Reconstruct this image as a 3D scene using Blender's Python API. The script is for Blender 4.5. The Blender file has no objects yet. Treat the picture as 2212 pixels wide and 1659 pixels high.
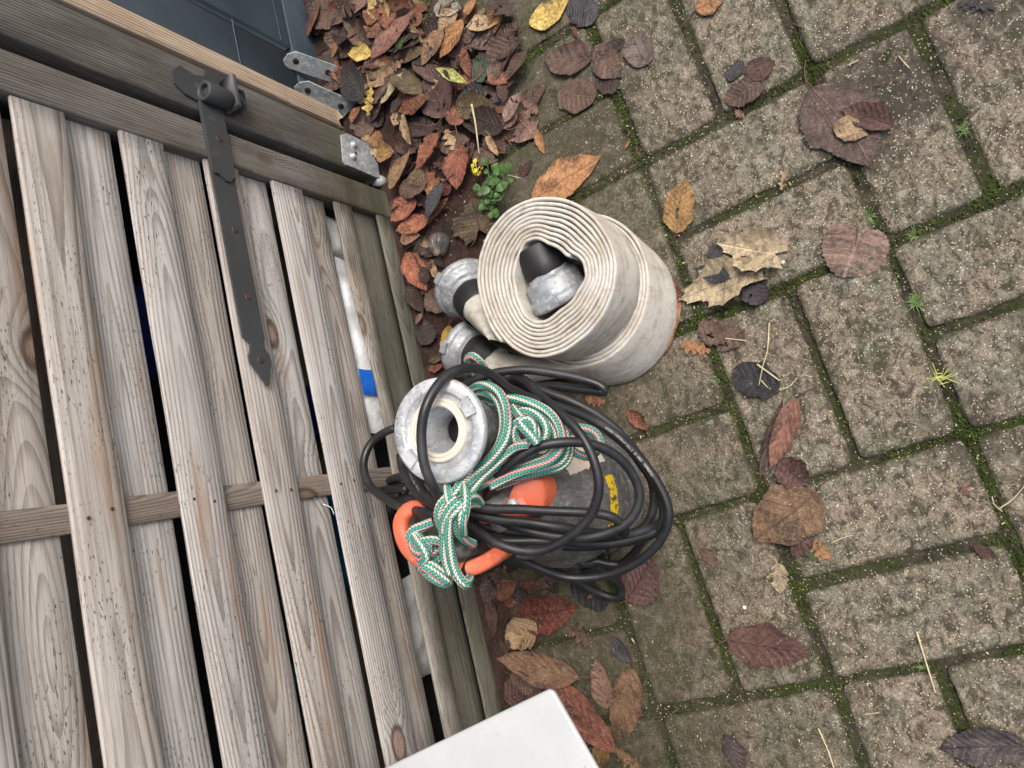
import bpy, math, random
import numpy as np
from mathutils import Vector, Matrix, noise
random.seed(7)
C = bpy.context.scene.collection
S = 1.3                      # metres per authoring unit (camera height = 1 unit)
# ------------------------------------------------------------------ camera
F0, CX, CY = 1661.0, 1106.0, 829.5
R = Matrix(((0.83745576, -0.27680117, -0.47122072), (-0.23037145, -0.96069395, 0.15490683), (-0.49557728, -0.02117181, -0.86830577)))
cam = bpy.data.cameras.new('camera'); cam.lens = 36 * F0 / 2212; cam.sensor_width = 36
cam.clip_start = 0.02; cam.clip_end = 500
co = bpy.data.objects.new('camera', cam); C.objects.link(co)
rx, ry, rz = R.col[0], R.col[1], R.col[2]
M = Matrix((rx, -ry, -rz)).transposed().to_4x4(); M.translation = Vector((0, 0, S)); co.matrix_world = M
bpy.context.scene.camera = co
# ------------------------------------------------------------------ light
SUN_EL, SUN_AZ = math.radians(58), math.radians(60)
w = bpy.data.worlds.new('World'); bpy.context.scene.world = w; w.use_nodes = True
nt = w.node_tree; bg = nt.nodes['Background']; sky = nt.nodes.new('ShaderNodeTexSky')
sky.sky_type = 'NISHITA'; sky.sun_disc = False; sky.sun_elevation = SUN_EL; sky.sun_rotation = SUN_AZ
sky.air_density = 1.0; sky.dust_density = 6.0; sky.ozone_density = 0.6
nt.links.new(sky.outputs[0], bg.inputs[0]); bg.inputs[1].default_value = 0.138
sl = bpy.data.lights.new('sun', 'SUN'); sl.energy = 1.5; sl.angle = math.radians(24); sl.color = (1, .97, .93)
so = bpy.data.objects.new('sun', sl); C.objects.link(so)
sd = Vector((math.sin(SUN_AZ) * math.cos(SUN_EL), math.cos(SUN_AZ) * math.cos(SUN_EL), math.sin(SUN_EL)))
so.rotation_euler = (-sd).to_track_quat('-Z', 'Y').to_euler()
vs = bpy.context.scene.view_settings
vs.view_transform = 'Standard'; vs.look = 'None'; vs.gamma = 1; vs.use_curve_mapping = False; vs.exposure = 0.45
# ------------------------------------------------------------------ geometry helpers
def ray(px, py): return R @ Vector((px - CX, py - CY, F0))
def P(px, py, z=0.0):
    d = ray(px, py); return Vector((0, 0, 1)) + d * ((z - 1) / d.z)
def z4(x, y): return (768 + x * .33335, 768 + y * .33335)
def z3(x, y): return (768 + x * .33335, 384 + y * .33335)
def z2r(x, y): return (603.5 + x * .33335, y * .33335)
def z1(x, y): return (1097.2 + x * .50395, y * .50395)
def z2(x, y): return (1097.2 + x * .50395, 822.9 + y * .50395)
def zD(x, y): return (658.3 + x * .33335, 1106 + y * .33335)
def zz(x, y): return (x, y)
def props(o, label=None, cat=None, group=None, kind=None):
    if label: o['label'] = label
    if cat: o['category'] = cat
    if group: o['group'] = group
    if kind: o['kind'] = kind
    return o
def place(o, origin, parent):
    wl = Vector(origin) * S
    if parent is not None:
        o.parent = parent; wl = wl - Vector(parent['_o']) * S
    o.location = wl; o['_o'] = tuple(origin)
def empty(name, origin, label, cat, group=None):
    o = bpy.data.objects.new(name, None); C.objects.link(o); o.empty_display_size = .05
    place(o, origin, None); return props(o, label, cat, group)
def mk(name, vf, mat, parent=None, origin=None, smooth=True, uv=None, color=None, mats=None, fm=None):
    v, f = vf
    if origin is None:
        if parent is not None: origin = tuple(parent['_o'])
        else:
            xs = [p[0] for p in v]; ys = [p[1] for p in v]; zs = [p[2] for p in v]
            origin = ((min(xs) + max(xs)) / 2, (min(ys) + max(ys)) / 2, min(zs))
    me = bpy.data.meshes.new(name)
    ox, oy, oz = origin
    me.from_pydata([((p[0] - ox) * S, (p[1] - oy) * S, (p[2] - oz) * S) for p in v], [], f)
    me.update()
    if uv is not None:
        l = me.uv_layers.new(name='UVMap')
        vi = np.empty(len(me.loops), dtype=np.int32); me.loops.foreach_get('vertex_index', vi)
        l.data.foreach_set('uv', np.array(uv, dtype=np.float32)[vi].ravel())
    if smooth: me.polygons.foreach_set('use_smooth', [True] * len(me.polygons))
    for m in (mats or [mat]): me.materials.append(m)
    if fm is not None: me.polygons.foreach_set('material_index', fm)
    o = bpy.data.objects.new(name, me); C.objects.link(o)
    place(o, origin, parent)
    if color: o.color = (*color, 1)
    return o
def join(*vfs):
    V, F = [], []
    for v, f in vfs:
        n = len(V); V += list(v); F += [tuple(i + n for i in q) for q in f]
    return V, F
def box(x0, x1, y0, y1, z0, z1, b=.0008):
    """box with chamfered edges"""
    v = []; f = []
    b = min(b, (x1 - x0) * .45, (y1 - y0) * .45, (z1 - z0) * .45)
    for sx, sy, sz in [(i, j, k) for i in (0, 1) for j in (0, 1) for k in (0, 1)]:
        X, Y, Z = (x0, x1)[sx], (y0, y1)[sy], (z0, z1)[sz]
        dx, dy, dz = (b, -b)[sx], (b, -b)[sy], (b, -b)[sz]
        v += [(X, Y + dy, Z + dz), (X + dx, Y, Z + dz), (X + dx, Y + dy, Z)]
    i = lambda a, b_, c, k: ((a * 2 + b_) * 2 + c) * 3 + k
    for a in (0, 1):
        q = [i(a, 0, 0, 0), i(a, 1, 0, 0), i(a, 1, 1, 0), i(a, 0, 1, 0)]; f.append(q if a else q[::-1])
        q = [i(0, a, 0, 1), i(0, a, 1, 1), i(1, a, 1, 1), i(1, a, 0, 1)]; f.append(q if a else q[::-1])
        q = [i(0, 0, a, 2), i(1, 0, a, 2), i(1, 1, a, 2), i(0, 1, a, 2)]; f.append(q if a else q[::-1])
    for a in (0, 1):
        for c in (0, 1):
            f.append([i(a, c, 0, 0), i(a, c, 1, 0), i(a, c, 1, 1), i(a, c, 0, 1)])
            f.append([i(a, 0, c, 0), i(a, 1, c, 0), i(a, 1, c, 2), i(a, 0, c, 2)])
            f.append([i(0, a, c, 1), i(1, a, c, 1), i(1, a, c, 2), i(0, a, c, 2)])
            for e in (0, 1): f.append([i(a, c, e, 0), i(a, c, e, 1), i(a, c, e, 2)])
    return v, [tuple(q) for q in f]
def frame_of(d):
    d = Vector(d).normalized(); a = Vector((0, 0, 1)) if abs(d.z) < .9 else Vector((1, 0, 0))
    u = d.cross(a).normalized(); return u, d.cross(u).normalized(), d
def lathe(prof, c, axis=(0, 0, 1), n=48, cap=False, lump=0):
    """prof: list of (r, h) along axis from c"""
    u, w_, d = frame_of(axis); c = Vector(c); v = []; f = []
    for r, h in prof:
        for k in range(n):
            a = 2 * math.pi * k / n; rr = r
            if lump: rr *= 1 + lump * noise.noise(Vector((math.cos(a) * 2, math.sin(a) * 2, h * 60)))
            v.append(c + d * h + (u * math.cos(a) + w_ * math.sin(a)) * rr)
    for i in range(len(prof) - 1):
        for k in range(n):
            k2 = (k + 1) % n; f.append((i * n + k, i * n + k2, (i + 1) * n + k2, (i + 1) * n + k))
    if cap:
        f.append(tuple(range(n))[::-1]); f.append(tuple((len(prof) - 1) * n + k for k in range(n)))
    return v, f
def spline(pts, step=.003, closed=False):
    pts = [Vector(p) for p in pts]; out = []
    n = len(pts)
    for i in range(n if closed else n - 1):
        if closed: p0, p1, p2, p3 = pts[(i - 1) % n], pts[i], pts[(i + 1) % n], pts[(i + 2) % n]
        else: p0, p1, p2, p3 = pts[max(i - 1, 0)], pts[i], pts[i + 1], pts[min(i + 2, n - 1)]
        m = max(2, int((p2 - p1).length / step))
        for j in range(m):
            t = j / m; t2 = t * t; t3 = t2 * t
            out.append(.5 * ((2 * p1) + (p2 - p0) * t + (2 * p0 - 5 * p1 + 4 * p2 - p3) * t2 + (3 * p1 - p0 - 3 * p2 + p3) * t3))
    if not closed: out.append(pts[-1])
    return out
def tube(path, r, n=12, twist=0, squash=1.0, closed=False, cap=True):
    """swept tube with uv = (length in metres, turn)"""
    v = []; f = []; uv = []; L = 0
    up = Vector((0, 0, 1)); N = len(path)
    t0 = (path[1] - path[0]).normalized(); u = t0.cross(up)
    if u.length < .1: u = t0.cross(Vector((1, 0, 0)))
    u.normalize()
    for i, p in enumerate(path):
        if closed: t = (path[(i + 1) % N] - path[i - 1]).normalized()
        else: t = (path[min(i + 1, N - 1)] - path[max(i - 1, 0)]).normalized()
        u = (u - t * u.dot(t)).normalized(); w_ = t.cross(u)
        if i: L += (p - path[i - 1]).length
        rr = r(i / (N - 1)) if callable(r) else r
        for k in range(n + 1):
            a = 2 * math.pi * k / n + twist * L
            v.append(p + u * math.cos(a) * rr + w_ * math.sin(a) * rr * squash); uv.append((L * S, k / n))
    m = n + 1
    for i in range(N - 1):
        for k in range(n): f.append((i * m + k, i * m + k + 1, (i + 1) * m + k + 1, (i + 1) * m + k))
    if closed:
        for k in range(n): f.append(((N - 1) * m + k, (N - 1) * m + k + 1, k + 1, k))
    elif cap:
        f.append(tuple(range(n))[::-1]); f.append(tuple((N - 1) * m + k for k in range(n)))
    return v, f, uv
def prism(poly, x0, x1):
    """polygon in (y,z) extruded from x0 to x1"""
    n = len(poly); v = [(x0, y, z) for y, z in poly] + [(x1, y, z) for y, z in poly]
    return v, [tuple(range(n)), tuple(range(2 * n - 1, n - 1, -1))] + [(i, (i + 1) % n, n + (i + 1) % n, n + i) for i in range(n)]
# ------------------------------------------------------------------ node helper
class NT:
    def __init__(s, name):
        s.m = bpy.data.materials.new(name); s.m.use_nodes = True; s.t = s.m.node_tree
        s.b = s.t.nodes['Principled BSDF']; s.o = s.t.nodes['Material Output']
    def n(s, ty, **k):
        x = s.t.nodes.new(ty)
        for a, b in k.items(): setattr(x, a, b)
        return x
    def L(s, a, b): s.t.links.new(a, b)
    def put(s, sock, val):
        if hasattr(val, 'links') or isinstance(val, bpy.types.NodeSocket): s.L(val, sock)
        elif val is not None:
            if sock.type == 'RGBA' and len(val) == 3: val = (*val, 1)
            sock.default_value = val
    def math(s, op, a, b=None, c=None, clamp=False):
        x = s.n('ShaderNodeMath', operation=op, use_clamp=clamp)
        s.put(x.inputs[0], a); s.put(x.inputs[1], b); s.put(x.inputs[2], c); return x.outputs[0]
    def vmath(s, op, a, b=None):
        x = s.n('ShaderNodeVectorMath', operation=op); s.put(x.inputs[0], a); s.put(x.inputs[1], b); return x.outputs[0]
    def noise(s, vec, scale=5, detail=4, rough=.6, dist=0, col=False, dim='3D', w=None):
        x = s.n('ShaderNodeTexNoise', noise_dimensions=dim); s.put(x.inputs['Vector'], vec)
        if w is not None: s.put(x.inputs['W'], w)
        x.inputs['Scale'].default_value = scale; x.inputs['Detail'].default_value = detail
        x.inputs['Roughness'].default_value = rough; x.inputs['Distortion'].default_value = dist
        return x.outputs['Color' if col else 'Fac']
    def voro(s, vec, scale, out='Distance', feat='F1', rand=1):
        x = s.n('ShaderNodeTexVoronoi', feature=feat); s.put(x.inputs['Vector'], vec)
        x.inputs['Scale'].default_value = scale; x.inputs['Randomness'].default_value = rand; return x.outputs[out]
    def ramp(s, f, lo, hi, a=0.0, b=1.0):
        x = s.n('ShaderNodeMapRange', interpolation_type='SMOOTHSTEP'); s.put(x.inputs[0], f)
        for i, q in zip((1, 2, 3, 4), (lo, hi, a, b)): s.put(x.inputs[i], q)
        return x.outputs[0]
    def mix(s, f, a, b, mode='MIX'):
        x = s.n('ShaderNodeMix', data_type='RGBA', blend_type=mode); s.put(x.inputs[0], f); s.put(x.inputs[6], a); s.put(x.inputs[7], b)
        return x.outputs[2]
    def coord(s, which='Object'): return s.n('ShaderNodeTexCoord').outputs[which]
    def pos(s): return s.n('ShaderNodeNewGeometry').outputs['Position']
    def mapv(s, vec, scale=(1, 1, 1), loc=(0, 0, 0)):
        x = s.n('ShaderNodeMapping'); s.put(x.inputs[0], vec); s.put(x.inputs['Scale'], scale); s.put(x.inputs['Location'], loc); return x.outputs[0]
    def xyz(s, v):
        x = s.n('ShaderNodeSeparateXYZ'); s.put(x.inputs[0], v); return x.outputs
    def comb(s, x_, y_, z_=0.0):
        x = s.n('ShaderNodeCombineXYZ'); s.put(x.inputs[0], x_); s.put(x.inputs[1], y_); s.put(x.inputs[2], z_); return x.outputs[0]
    def rand(s): return s.n('ShaderNodeObjectInfo').outputs['Random']
    def ocol(s): return s.n('ShaderNodeObjectInfo').outputs['Color']
    def bump(s, h, strength=.5, dist=.002, prev=None):
        x = s.n('ShaderNodeBump'); s.put(x.inputs['Height'], h); x.inputs['Strength'].default_value = strength
        x.inputs['Distance'].default_value = dist
        if prev is not None: s.L(prev, x.inputs['Normal'])
        return x.outputs[0]
    def fin(s, col=None, rough=None, normal=None, spec=None, metal=None):
        if col is not None: s.put(s.b.inputs['Base Color'], col)
        if rough is not None: s.put(s.b.inputs['Roughness'], rough)
        if normal is not None: s.L(normal, s.b.inputs['Normal'])
        if spec is not None: s.put(s.b.inputs['Specular IOR Level'], spec)
        if metal is not None: s.put(s.b.inputs['Metallic'], metal)
        return s.m
def hsvj(s, col, h=None, sat=None, val=None):
    x = s.n('ShaderNodeHueSaturation'); s.put(x.inputs['Color'], col)
    if h is not None: s.put(x.inputs['Hue'], h)
    if sat is not None: s.put(x.inputs['Saturation'], sat)
    if val is not None: s.put(x.inputs['Value'], val)
    return x.outputs[0]
# ------------------------------------------------------------------ materials
def wood_mat(name, light, mid, dark, ringf=230., algae=0.0, stain=(.33, .175, .085), specks=1.0, stainamt=1.1, lines=.78, h0=0.0, knots=1.0):
    s = NT(name); uv = s.coord('UV'); rnd = s.rand()
    seed = s.math('MULTIPLY', rnd, 37.0)
    u, v, _ = s.xyz(uv)
    vec = s.comb(s.math('MULTIPLY', u, 1.0), s.math('MULTIPLY', v, 1.0), seed)
    # knots
    kv = s.comb(s.math('MULTIPLY', u, 5.5), s.math('MULTIPLY', v, 10.0), seed)
    kd = s.voro(kv, 1.0); kc = s.voro(kv, 1.0, 'Color')
    kon = s.math('MULTIPLY', s.ramp(s.xyz(kc)[0], .60, .64), knots)
    kd2 = s.voro(kv, 1.0); kn = s.math('MULTIPLY', s.ramp(kd2, .50, .0), kon)
    low = s.noise(s.mapv(vec, (1.0, 5, 1)), 1.0, 2, .5)
    low2 = s.noise(s.mapv(vec, (.42, 1.0, 1), (5, 3, 0)), 1.0, 1.3, .5)
    fine = s.noise(s.mapv(vec, (14, 60, 1)), 1.0, 3, .6)
    h = s.math('ADD', s.math('MULTIPLY', s.math('SUBTRACT', low2, .5), .42 if not h0 else .1), h0)
    zc = s.math('ADD', s.math('SUBTRACT', v, .035), s.math('MULTIPLY', s.math('SUBTRACT', low, .5), .05))
    r = s.math('SQRT', s.math('ADD', s.math('MULTIPLY', zc, zc), s.math('MULTIPLY', h, h))) if not h0 else s.math('ADD', s.math('ADD', v, h0), s.math('ADD', s.math('MULTIPLY', s.math('SUBTRACT', low2, .5), .05), s.math('MULTIPLY', s.math('SUBTRACT', low, .5), .012)))
    r = s.math('ADD', r, s.math('MULTIPLY', s.math('SUBTRACT', fine, .5), .0016))
    r = s.math('ADD', r, s.math('MULTIPLY', kn, .022))
    ph = s.math('MULTIPLY', r, ringf)
    saw = s.math('FRACT', ph)
    ring = s.math('MULTIPLY', s.ramp(saw, .35, .88), s.ramp(saw, 1.0, .93))
    width = s.noise(s.mapv(vec, (3, 20, 1), (9, 9, 0)), 1.0, 2)
    ring = s.math('MULTIPLY', ring, s.ramp(width, .3, .6, .45, 1.0))
    fib = s.noise(s.mapv(vec, (9, 330, 1)), 1.0, 5, .75)
    big = s.noise(s.mapv(vec, (5, 16, 1), (3, 1, 0)), 1.0, 4, .6)
    col = s.mix(s.ramp(big, .3, .7), light, mid)
    col = s.mix(s.math('MULTIPLY', ring, lines), col, dark)
    col = s.mix(s.ramp(fib, .46, .68, 0, .5), col, dark); col = s.mix(s.ramp(fib, .48, .34, 0, .35), col, tuple(min(1, q * 1.18) for q in light))
    st = s.math('MULTIPLY', s.ramp(s.noise(s.mapv(vec, (3.5, 26, 1), (1, 7, 0)), 1.0, 4, .6), .55, .75, 0, .75 * stainamt), s.ramp(fib, .2, .6, 1, .5))
    col = s.mix(st, col, stain)
    core = s.math('MULTIPLY', s.ramp(kd, .16, .09), kon)
    rim = s.math('MULTIPLY', s.ramp(kd, .2, .15), s.math('MULTIPLY', s.ramp(kd, .09, .14), kon))
    col = s.mix(s.math('MULTIPLY', core, .55), col, stain)
    col = s.mix(s.math('MULTIPLY', rim, .8), col, (.07, .035, .02))
    sp = s.math('MULTIPLY', s.ramp(s.noise(s.mapv(vec, (130, 420, 1)), 1.0, 2, .5), .62, .68), s.ramp(s.noise(s.mapv(vec, (6, 14, 1), (2, 2, 2)), 1.0, 3), .42, .6))
    col = s.mix(s.math('MULTIPLY', sp, .85 * specks), col, (.035, .03, .028))
    blot = s.math('MULTIPLY', s.ramp(s.noise(s.mapv(vec, (40, 70, 1), (4, 8, 1)), 1.0, 4, .65), .66, .78), .6 * specks)
    col = s.mix(blot, col, (.06, .055, .05))
    if algae:
        p = s.pos(); z = s.xyz(p)[2]
        an = s.noise(s.mapv(p, (10, 4, 10)), 1.0, 4, .65)
        zz_ = s.math('ADD', z, s.math('MULTIPLY', s.math('SUBTRACT', an, .5), .3))
        al = s.ramp(zz_, .26, .12, 0, algae)
        col = s.mix(s.math('MULTIPLY', al, .80), col, s.mix(s.ramp(an, .35, .7), (.036, .038, .018), (.105, .10, .06)))
    hgt = s.math('SUBTRACT', s.math('MULTIPLY', fib, .6), s.math('MULTIPLY', ring, -.5))
    return s.fin(col, .8, s.bump(hgt, .55, .0012), .25)
WOOD = wood_mat('weathered_wood', (.52, .505, .485), (.41, .39, .37), (.19, .17, .155), algae=1.0, ringf=175)
WOOD2 = wood_mat('weathered_wood_warm', (.49, .465, .435), (.39, .355, .32), (.17, .14, .12), algae=1.0, stainamt=1.25, ringf=160)
WDARK = wood_mat('dark_weathered_wood', (.165, .158, .148), (.085, .078, .07), (.024, .021, .018), ringf=200, algae=.8, stain=(.085, .05, .03), specks=.3, h0=.09, knots=0.0, lines=.8)
WSTILE = wood_mat('grey_brown_wood', (.19, .178, .162), (.115, .103, .09), (.045, .037, .031), ringf=210, algae=1.0, stain=(.15, .09, .05), specks=.4, h0=.05, knots=.6)
WLIGHT = wood_mat('pale_sawn_wood', (.50, .41, .31), (.40, .31, .225), (.14, .09, .06), ringf=190, algae=.5, stain=(.30, .17, .09), specks=.3, h0=.04, knots=0.0, lines=.85)
WBAT = wood_mat('batten_wood', (.28, .245, .21), (.22, .185, .155), (.11, .085, .07), ringf=300, algae=1.0, specks=.5, stain=(.2, .12, .07))

def simple(name, col, rough=.5, metal=0, bumpscale=None, bs=.3, var=.25, vscale=20, spec=.5, dist=.001):
    s = NT(name); c = s.coord('Object')
    n1 = s.noise(c, vscale, 5, .6)
    cc = s.mix(s.ramp(n1, .3, .7), tuple(x * (1 - var) for x in col), tuple(min(1, x * (1 + var)) for x in col))
    nb = s.noise(c, bumpscale or 300, 3, .6)
    return s.fin(cc, s.ramp(n1, .2, .8, rough * .85, min(1, rough * 1.15)), s.bump(nb, bs, dist), spec, metal)
def steel_mat(name, lo, hi, fleck=(.85, .87, .9)):
    s = NT(name); c = s.coord('Object')
    n1 = s.noise(c, 26, 5, .7); v1 = s.voro(c, 170, 'Color'); n2 = s.noise(c, 210, 3, .7)
    col = s.mix(s.ramp(n1, .3, .7), lo, hi)
    col = s.mix(s.ramp(s.xyz(v1)[0], .6, .95, 0, .35), col, fleck)
    col = s.mix(s.ramp(n2, .57, .68, 0, .6), col, (.09, .095, .1))
    return s.fin(col, s.ramp(n1, .3, .7, .42, .65), s.bump(n2, .35, .0008), .5, .35)
GALV = steel_mat('galvanised_steel', (.27, .30, .31), (.46, .50, .51))
ALU = steel_mat('cast_aluminium', (.36, .385, .40), (.60, .625, .64))
ALU_M = steel_mat('grey_cast_aluminium', (.22, .24, .255), (.42, .45, .47), (.7, .72, .74))
ALU_D = steel_mat('dirty_cast_metal', (.10, .105, .105), (.26, .27, .27), (.4, .42, .42))
SCREW = simple('rusty_screw', (.07, .042, .036), .6, .3, 400, .3, .3, 60)
RUBBER = simple('black_rubber', (.014, .015, .017), .42, 0, 900, .12, .5, 14, .5)
SLEEVE = simple('rubber_sleeve', (.012, .012, .013), .5, 0, 500, .3, .3, 30)
GASKET = simple('cream_gasket', (.66, .61, .50), .5, 0, 300, .1, .08, 25)
def cable_mat():
    s = NT('cable_rubber'); c = s.coord('Object'); n1 = s.noise(c, 18, 5, .7); n2 = s.noise(c, 160, 4, .7)
    dust = s.ramp(n1, .45, .75, 0, .5); scuff = s.ramp(n2, .64, .74, 0, .5)
    col = s.mix(dust, (.013, .014, .016), (.05, .052, .053)); col = s.mix(scuff, col, (.14, .14, .135))
    return s.fin(col, s.ramp(n1, .3, .7, .36, .55), s.bump(n2, .15, .0006), .5)
CABLE = cable_mat()
def body_mat():
    s = NT('scuffed_pump_body'); c = s.coord('Object')
    n1 = s.noise(c, 14, 6, .7); n2 = s.noise(s.mapv(c, (1, 1, .35)), 150, 5, .75); v = s.noise(s.mapv(c, (40, 40, 260)), 1, 3, .6)
    col = s.mix(s.ramp(n1, .3, .7), (.075, .076, .076), (.165, .163, .16))
    col = s.mix(s.ramp(n2, .52, .70, 0, .8), col, (.36, .36, .35)); col = s.mix(s.ramp(n2, .42, .32, 0, .7), col, (.015, .015, .015))
    col = s.mix(s.ramp(v, .68, .72, 0, .6), col, (.42, .42, .41))
    return s.fin(col, .55, s.bump(n2, .5, .001), .4)
BODY = body_mat()
def paint_mat(name, col, wear, thr=(.56, .62), scale=60):
    s = NT(name); c = s.coord('Object'); n1 = s.noise(c, scale, 6, .75); n2 = s.noise(c, 12, 4, .6)
    cc = s.mix(s.ramp(n2, .3, .7), tuple(x * .85 for x in col), col)
    cc = s.mix(s.ramp(n1, thr[0], thr[1]), cc, wear)
    return s.fin(cc, .45, s.bump(n1, .2, .0006), .4)
IRON = paint_mat('black_painted_iron', (.052, .056, .060), (.115, .10, .088), (.60, .74), 45)
ORANGE = paint_mat('orange_handle', (.68, .155, .082), (.62, .36, .27), (.55, .72), 26)
YELLOW = paint_mat('yellow_stripe', (.80, .56, .02), (.07, .07, .06), (.52, .57), 90)
STICKER = paint_mat('torn_sticker', (.82, .74, .62), (.78, .30, .16), (.53, .62), 45)
WHITEP = simple('white_paint', (.80, .81, .79), .38, 0, 260, .08, .03, 30)
def white_board():
    s = NT('white_painted_board'); c = s.coord('Object')
    st = s.noise(s.mapv(c, (60, 600, 60)), 1, 3, .6); n = s.noise(c, 170, 3, .75); n3 = s.noise(c, 9, 3)
    col = s.mix(s.ramp(n3, .3, .7), (.44, .46, .452), (.50, .515, .51))
    col = s.mix(s.math('MULTIPLY', s.ramp(n, .62, .72, 0, .75), s.ramp(n3, .4, .6)), col, (.2, .2, .17))
    return s.fin(col, .35, s.bump(st, .1, .0008), .5)
WBOARD = white_board()
def panel_mat():
    s = NT('blue_grey_plastic'); c = s.coord('Object'); st = s.noise(s.mapv(c, (80, 14, 90)), 1, 5, .7); n = s.noise(c, 5, 4)
    col = s.mix(s.ramp(n, .3, .7), (.030, .044, .058), (.052, .072, .092)); col = s.mix(s.ramp(st, .62, .8, 0, .35), col, (.2, .23, .26))
    return s.fin(col, .5, s.bump(st, .1, .0008), .4)
PANEL = panel_mat()
def rope_mat():
    s = NT('braided_rope'); u, v, _ = s.xyz(s.coord('UV'))
    # chevron braid, rows of plaits round the rope
    rows = s.math('MULTIPLY', v, 8.0); rf = s.math('FRACT', rows); ri = s.math('FLOOR', rows)
    par = s.math('PINGPONG', ri, 1.0)
    ph = s.math('ADD', s.math('MULTIPLY', u, 210.0), s.math('MULTIPLY', s.math('SUBTRACT', rf, .5), s.math('SUBTRACT', s.math('MULTIPLY', par, 2.0), 1.0)))
    st = s.math('FRACT', ph); si = s.math('FLOOR', ph)
    d = s.math('ABSOLUTE', s.math('SUBTRACT', st, .5)); de = s.math('ABSOLUTE', s.math('SUBTRACT', rf, .5))
    groove = s.math('MAXIMUM', s.ramp(d, .22, .5), s.ramp(de, .36, .5))
    isw = s.math('COMPARE', s.math('MODULO', ri, 4.0), 0.0, .3)
    isp = s.math('COMPARE', s.math('MODULO', ri, 4.0), 2.0, .3)
    pink = s.math('MULTIPLY', isp, s.math('COMPARE', s.math('MODULO', si, 2.0), 0.0, .3))
    rr = s.noise(s.coord('Object'), 260, 3)
    green = s.mix(s.ramp(rr, .3, .7), (.05, .36, .27), (.09, .47, .37))
    col = s.mix(s.math('MAXIMUM', isw, isp), green, (.80, .77, .66)); 
    zone = s.ramp(s.noise(s.coord('Object'), 9, 1), .40, .52)
    col = s.mix(s.math('MULTIPLY', s.math('MULTIPLY', isp, .95), zone), col, (.80, .36, .36))
    col = s.mix(s.math('MULTIPLY', groove, .85), col, (.05, .085, .07))
    dirt = s.ramp(s.noise(s.coord('Object'), 24, 4), .5, .8, 0, .35); col = s.mix(dirt, col, (.2, .17, .12))
    return s.fin(col, .75, s.bump(s.math('SUBTRACT', 1.0, groove), .8, .0015), .25)
ROPE = rope_mat()
def canvas_mat():
    s = NT('white_canvas_hose'); u, v, _ = s.xyz(s.coord('UV'))   # u along the hose, v across, metres
    wv = s.math('MULTIPLY', s.math('SINE', s.math('MULTIPLY', u, 1900.)), s.math('SINE', s.math('MULTIPLY', v, 1900.)))
    c = s.coord('Object'); n1 = s.noise(c, 9, 5, .65); n2 = s.noise(s.mapv(c, (1, 1, .3)), 60, 5, .7); n3 = s.noise(c, 300, 2)
    col = s.mix(s.ramp(n1, .3, .7), (.53, .505, .44), (.67, .655, .605))
    col = s.mix(s.ramp(n2, .5, .72, 0, .55), col, (.30, .25, .18)); col = s.mix(s.ramp(wv, -.3, -1., 0, .3), col, (.28, .25, .2))
    z = s.xyz(s.pos())[2]
    dm = s.math('MULTIPLY', s.ramp(s.noise(s.mapv(c, (1, 1, 2.5)), 20, 6, .75), .46, .64), .65)
    col = s.mix(dm, col, (.38, .32, .24))
    col = s.mix(s.ramp(s.noise(c, 110, 5, .8), .64, .70, 0, .7), col, (.11, .09, .07))
    return s.fin(col, .85, s.bump(s.math('ADD', wv, s.math('MULTIPLY', n2, 2.)), .45, .0008), .2)
CANVAS = canvas_mat()
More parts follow.
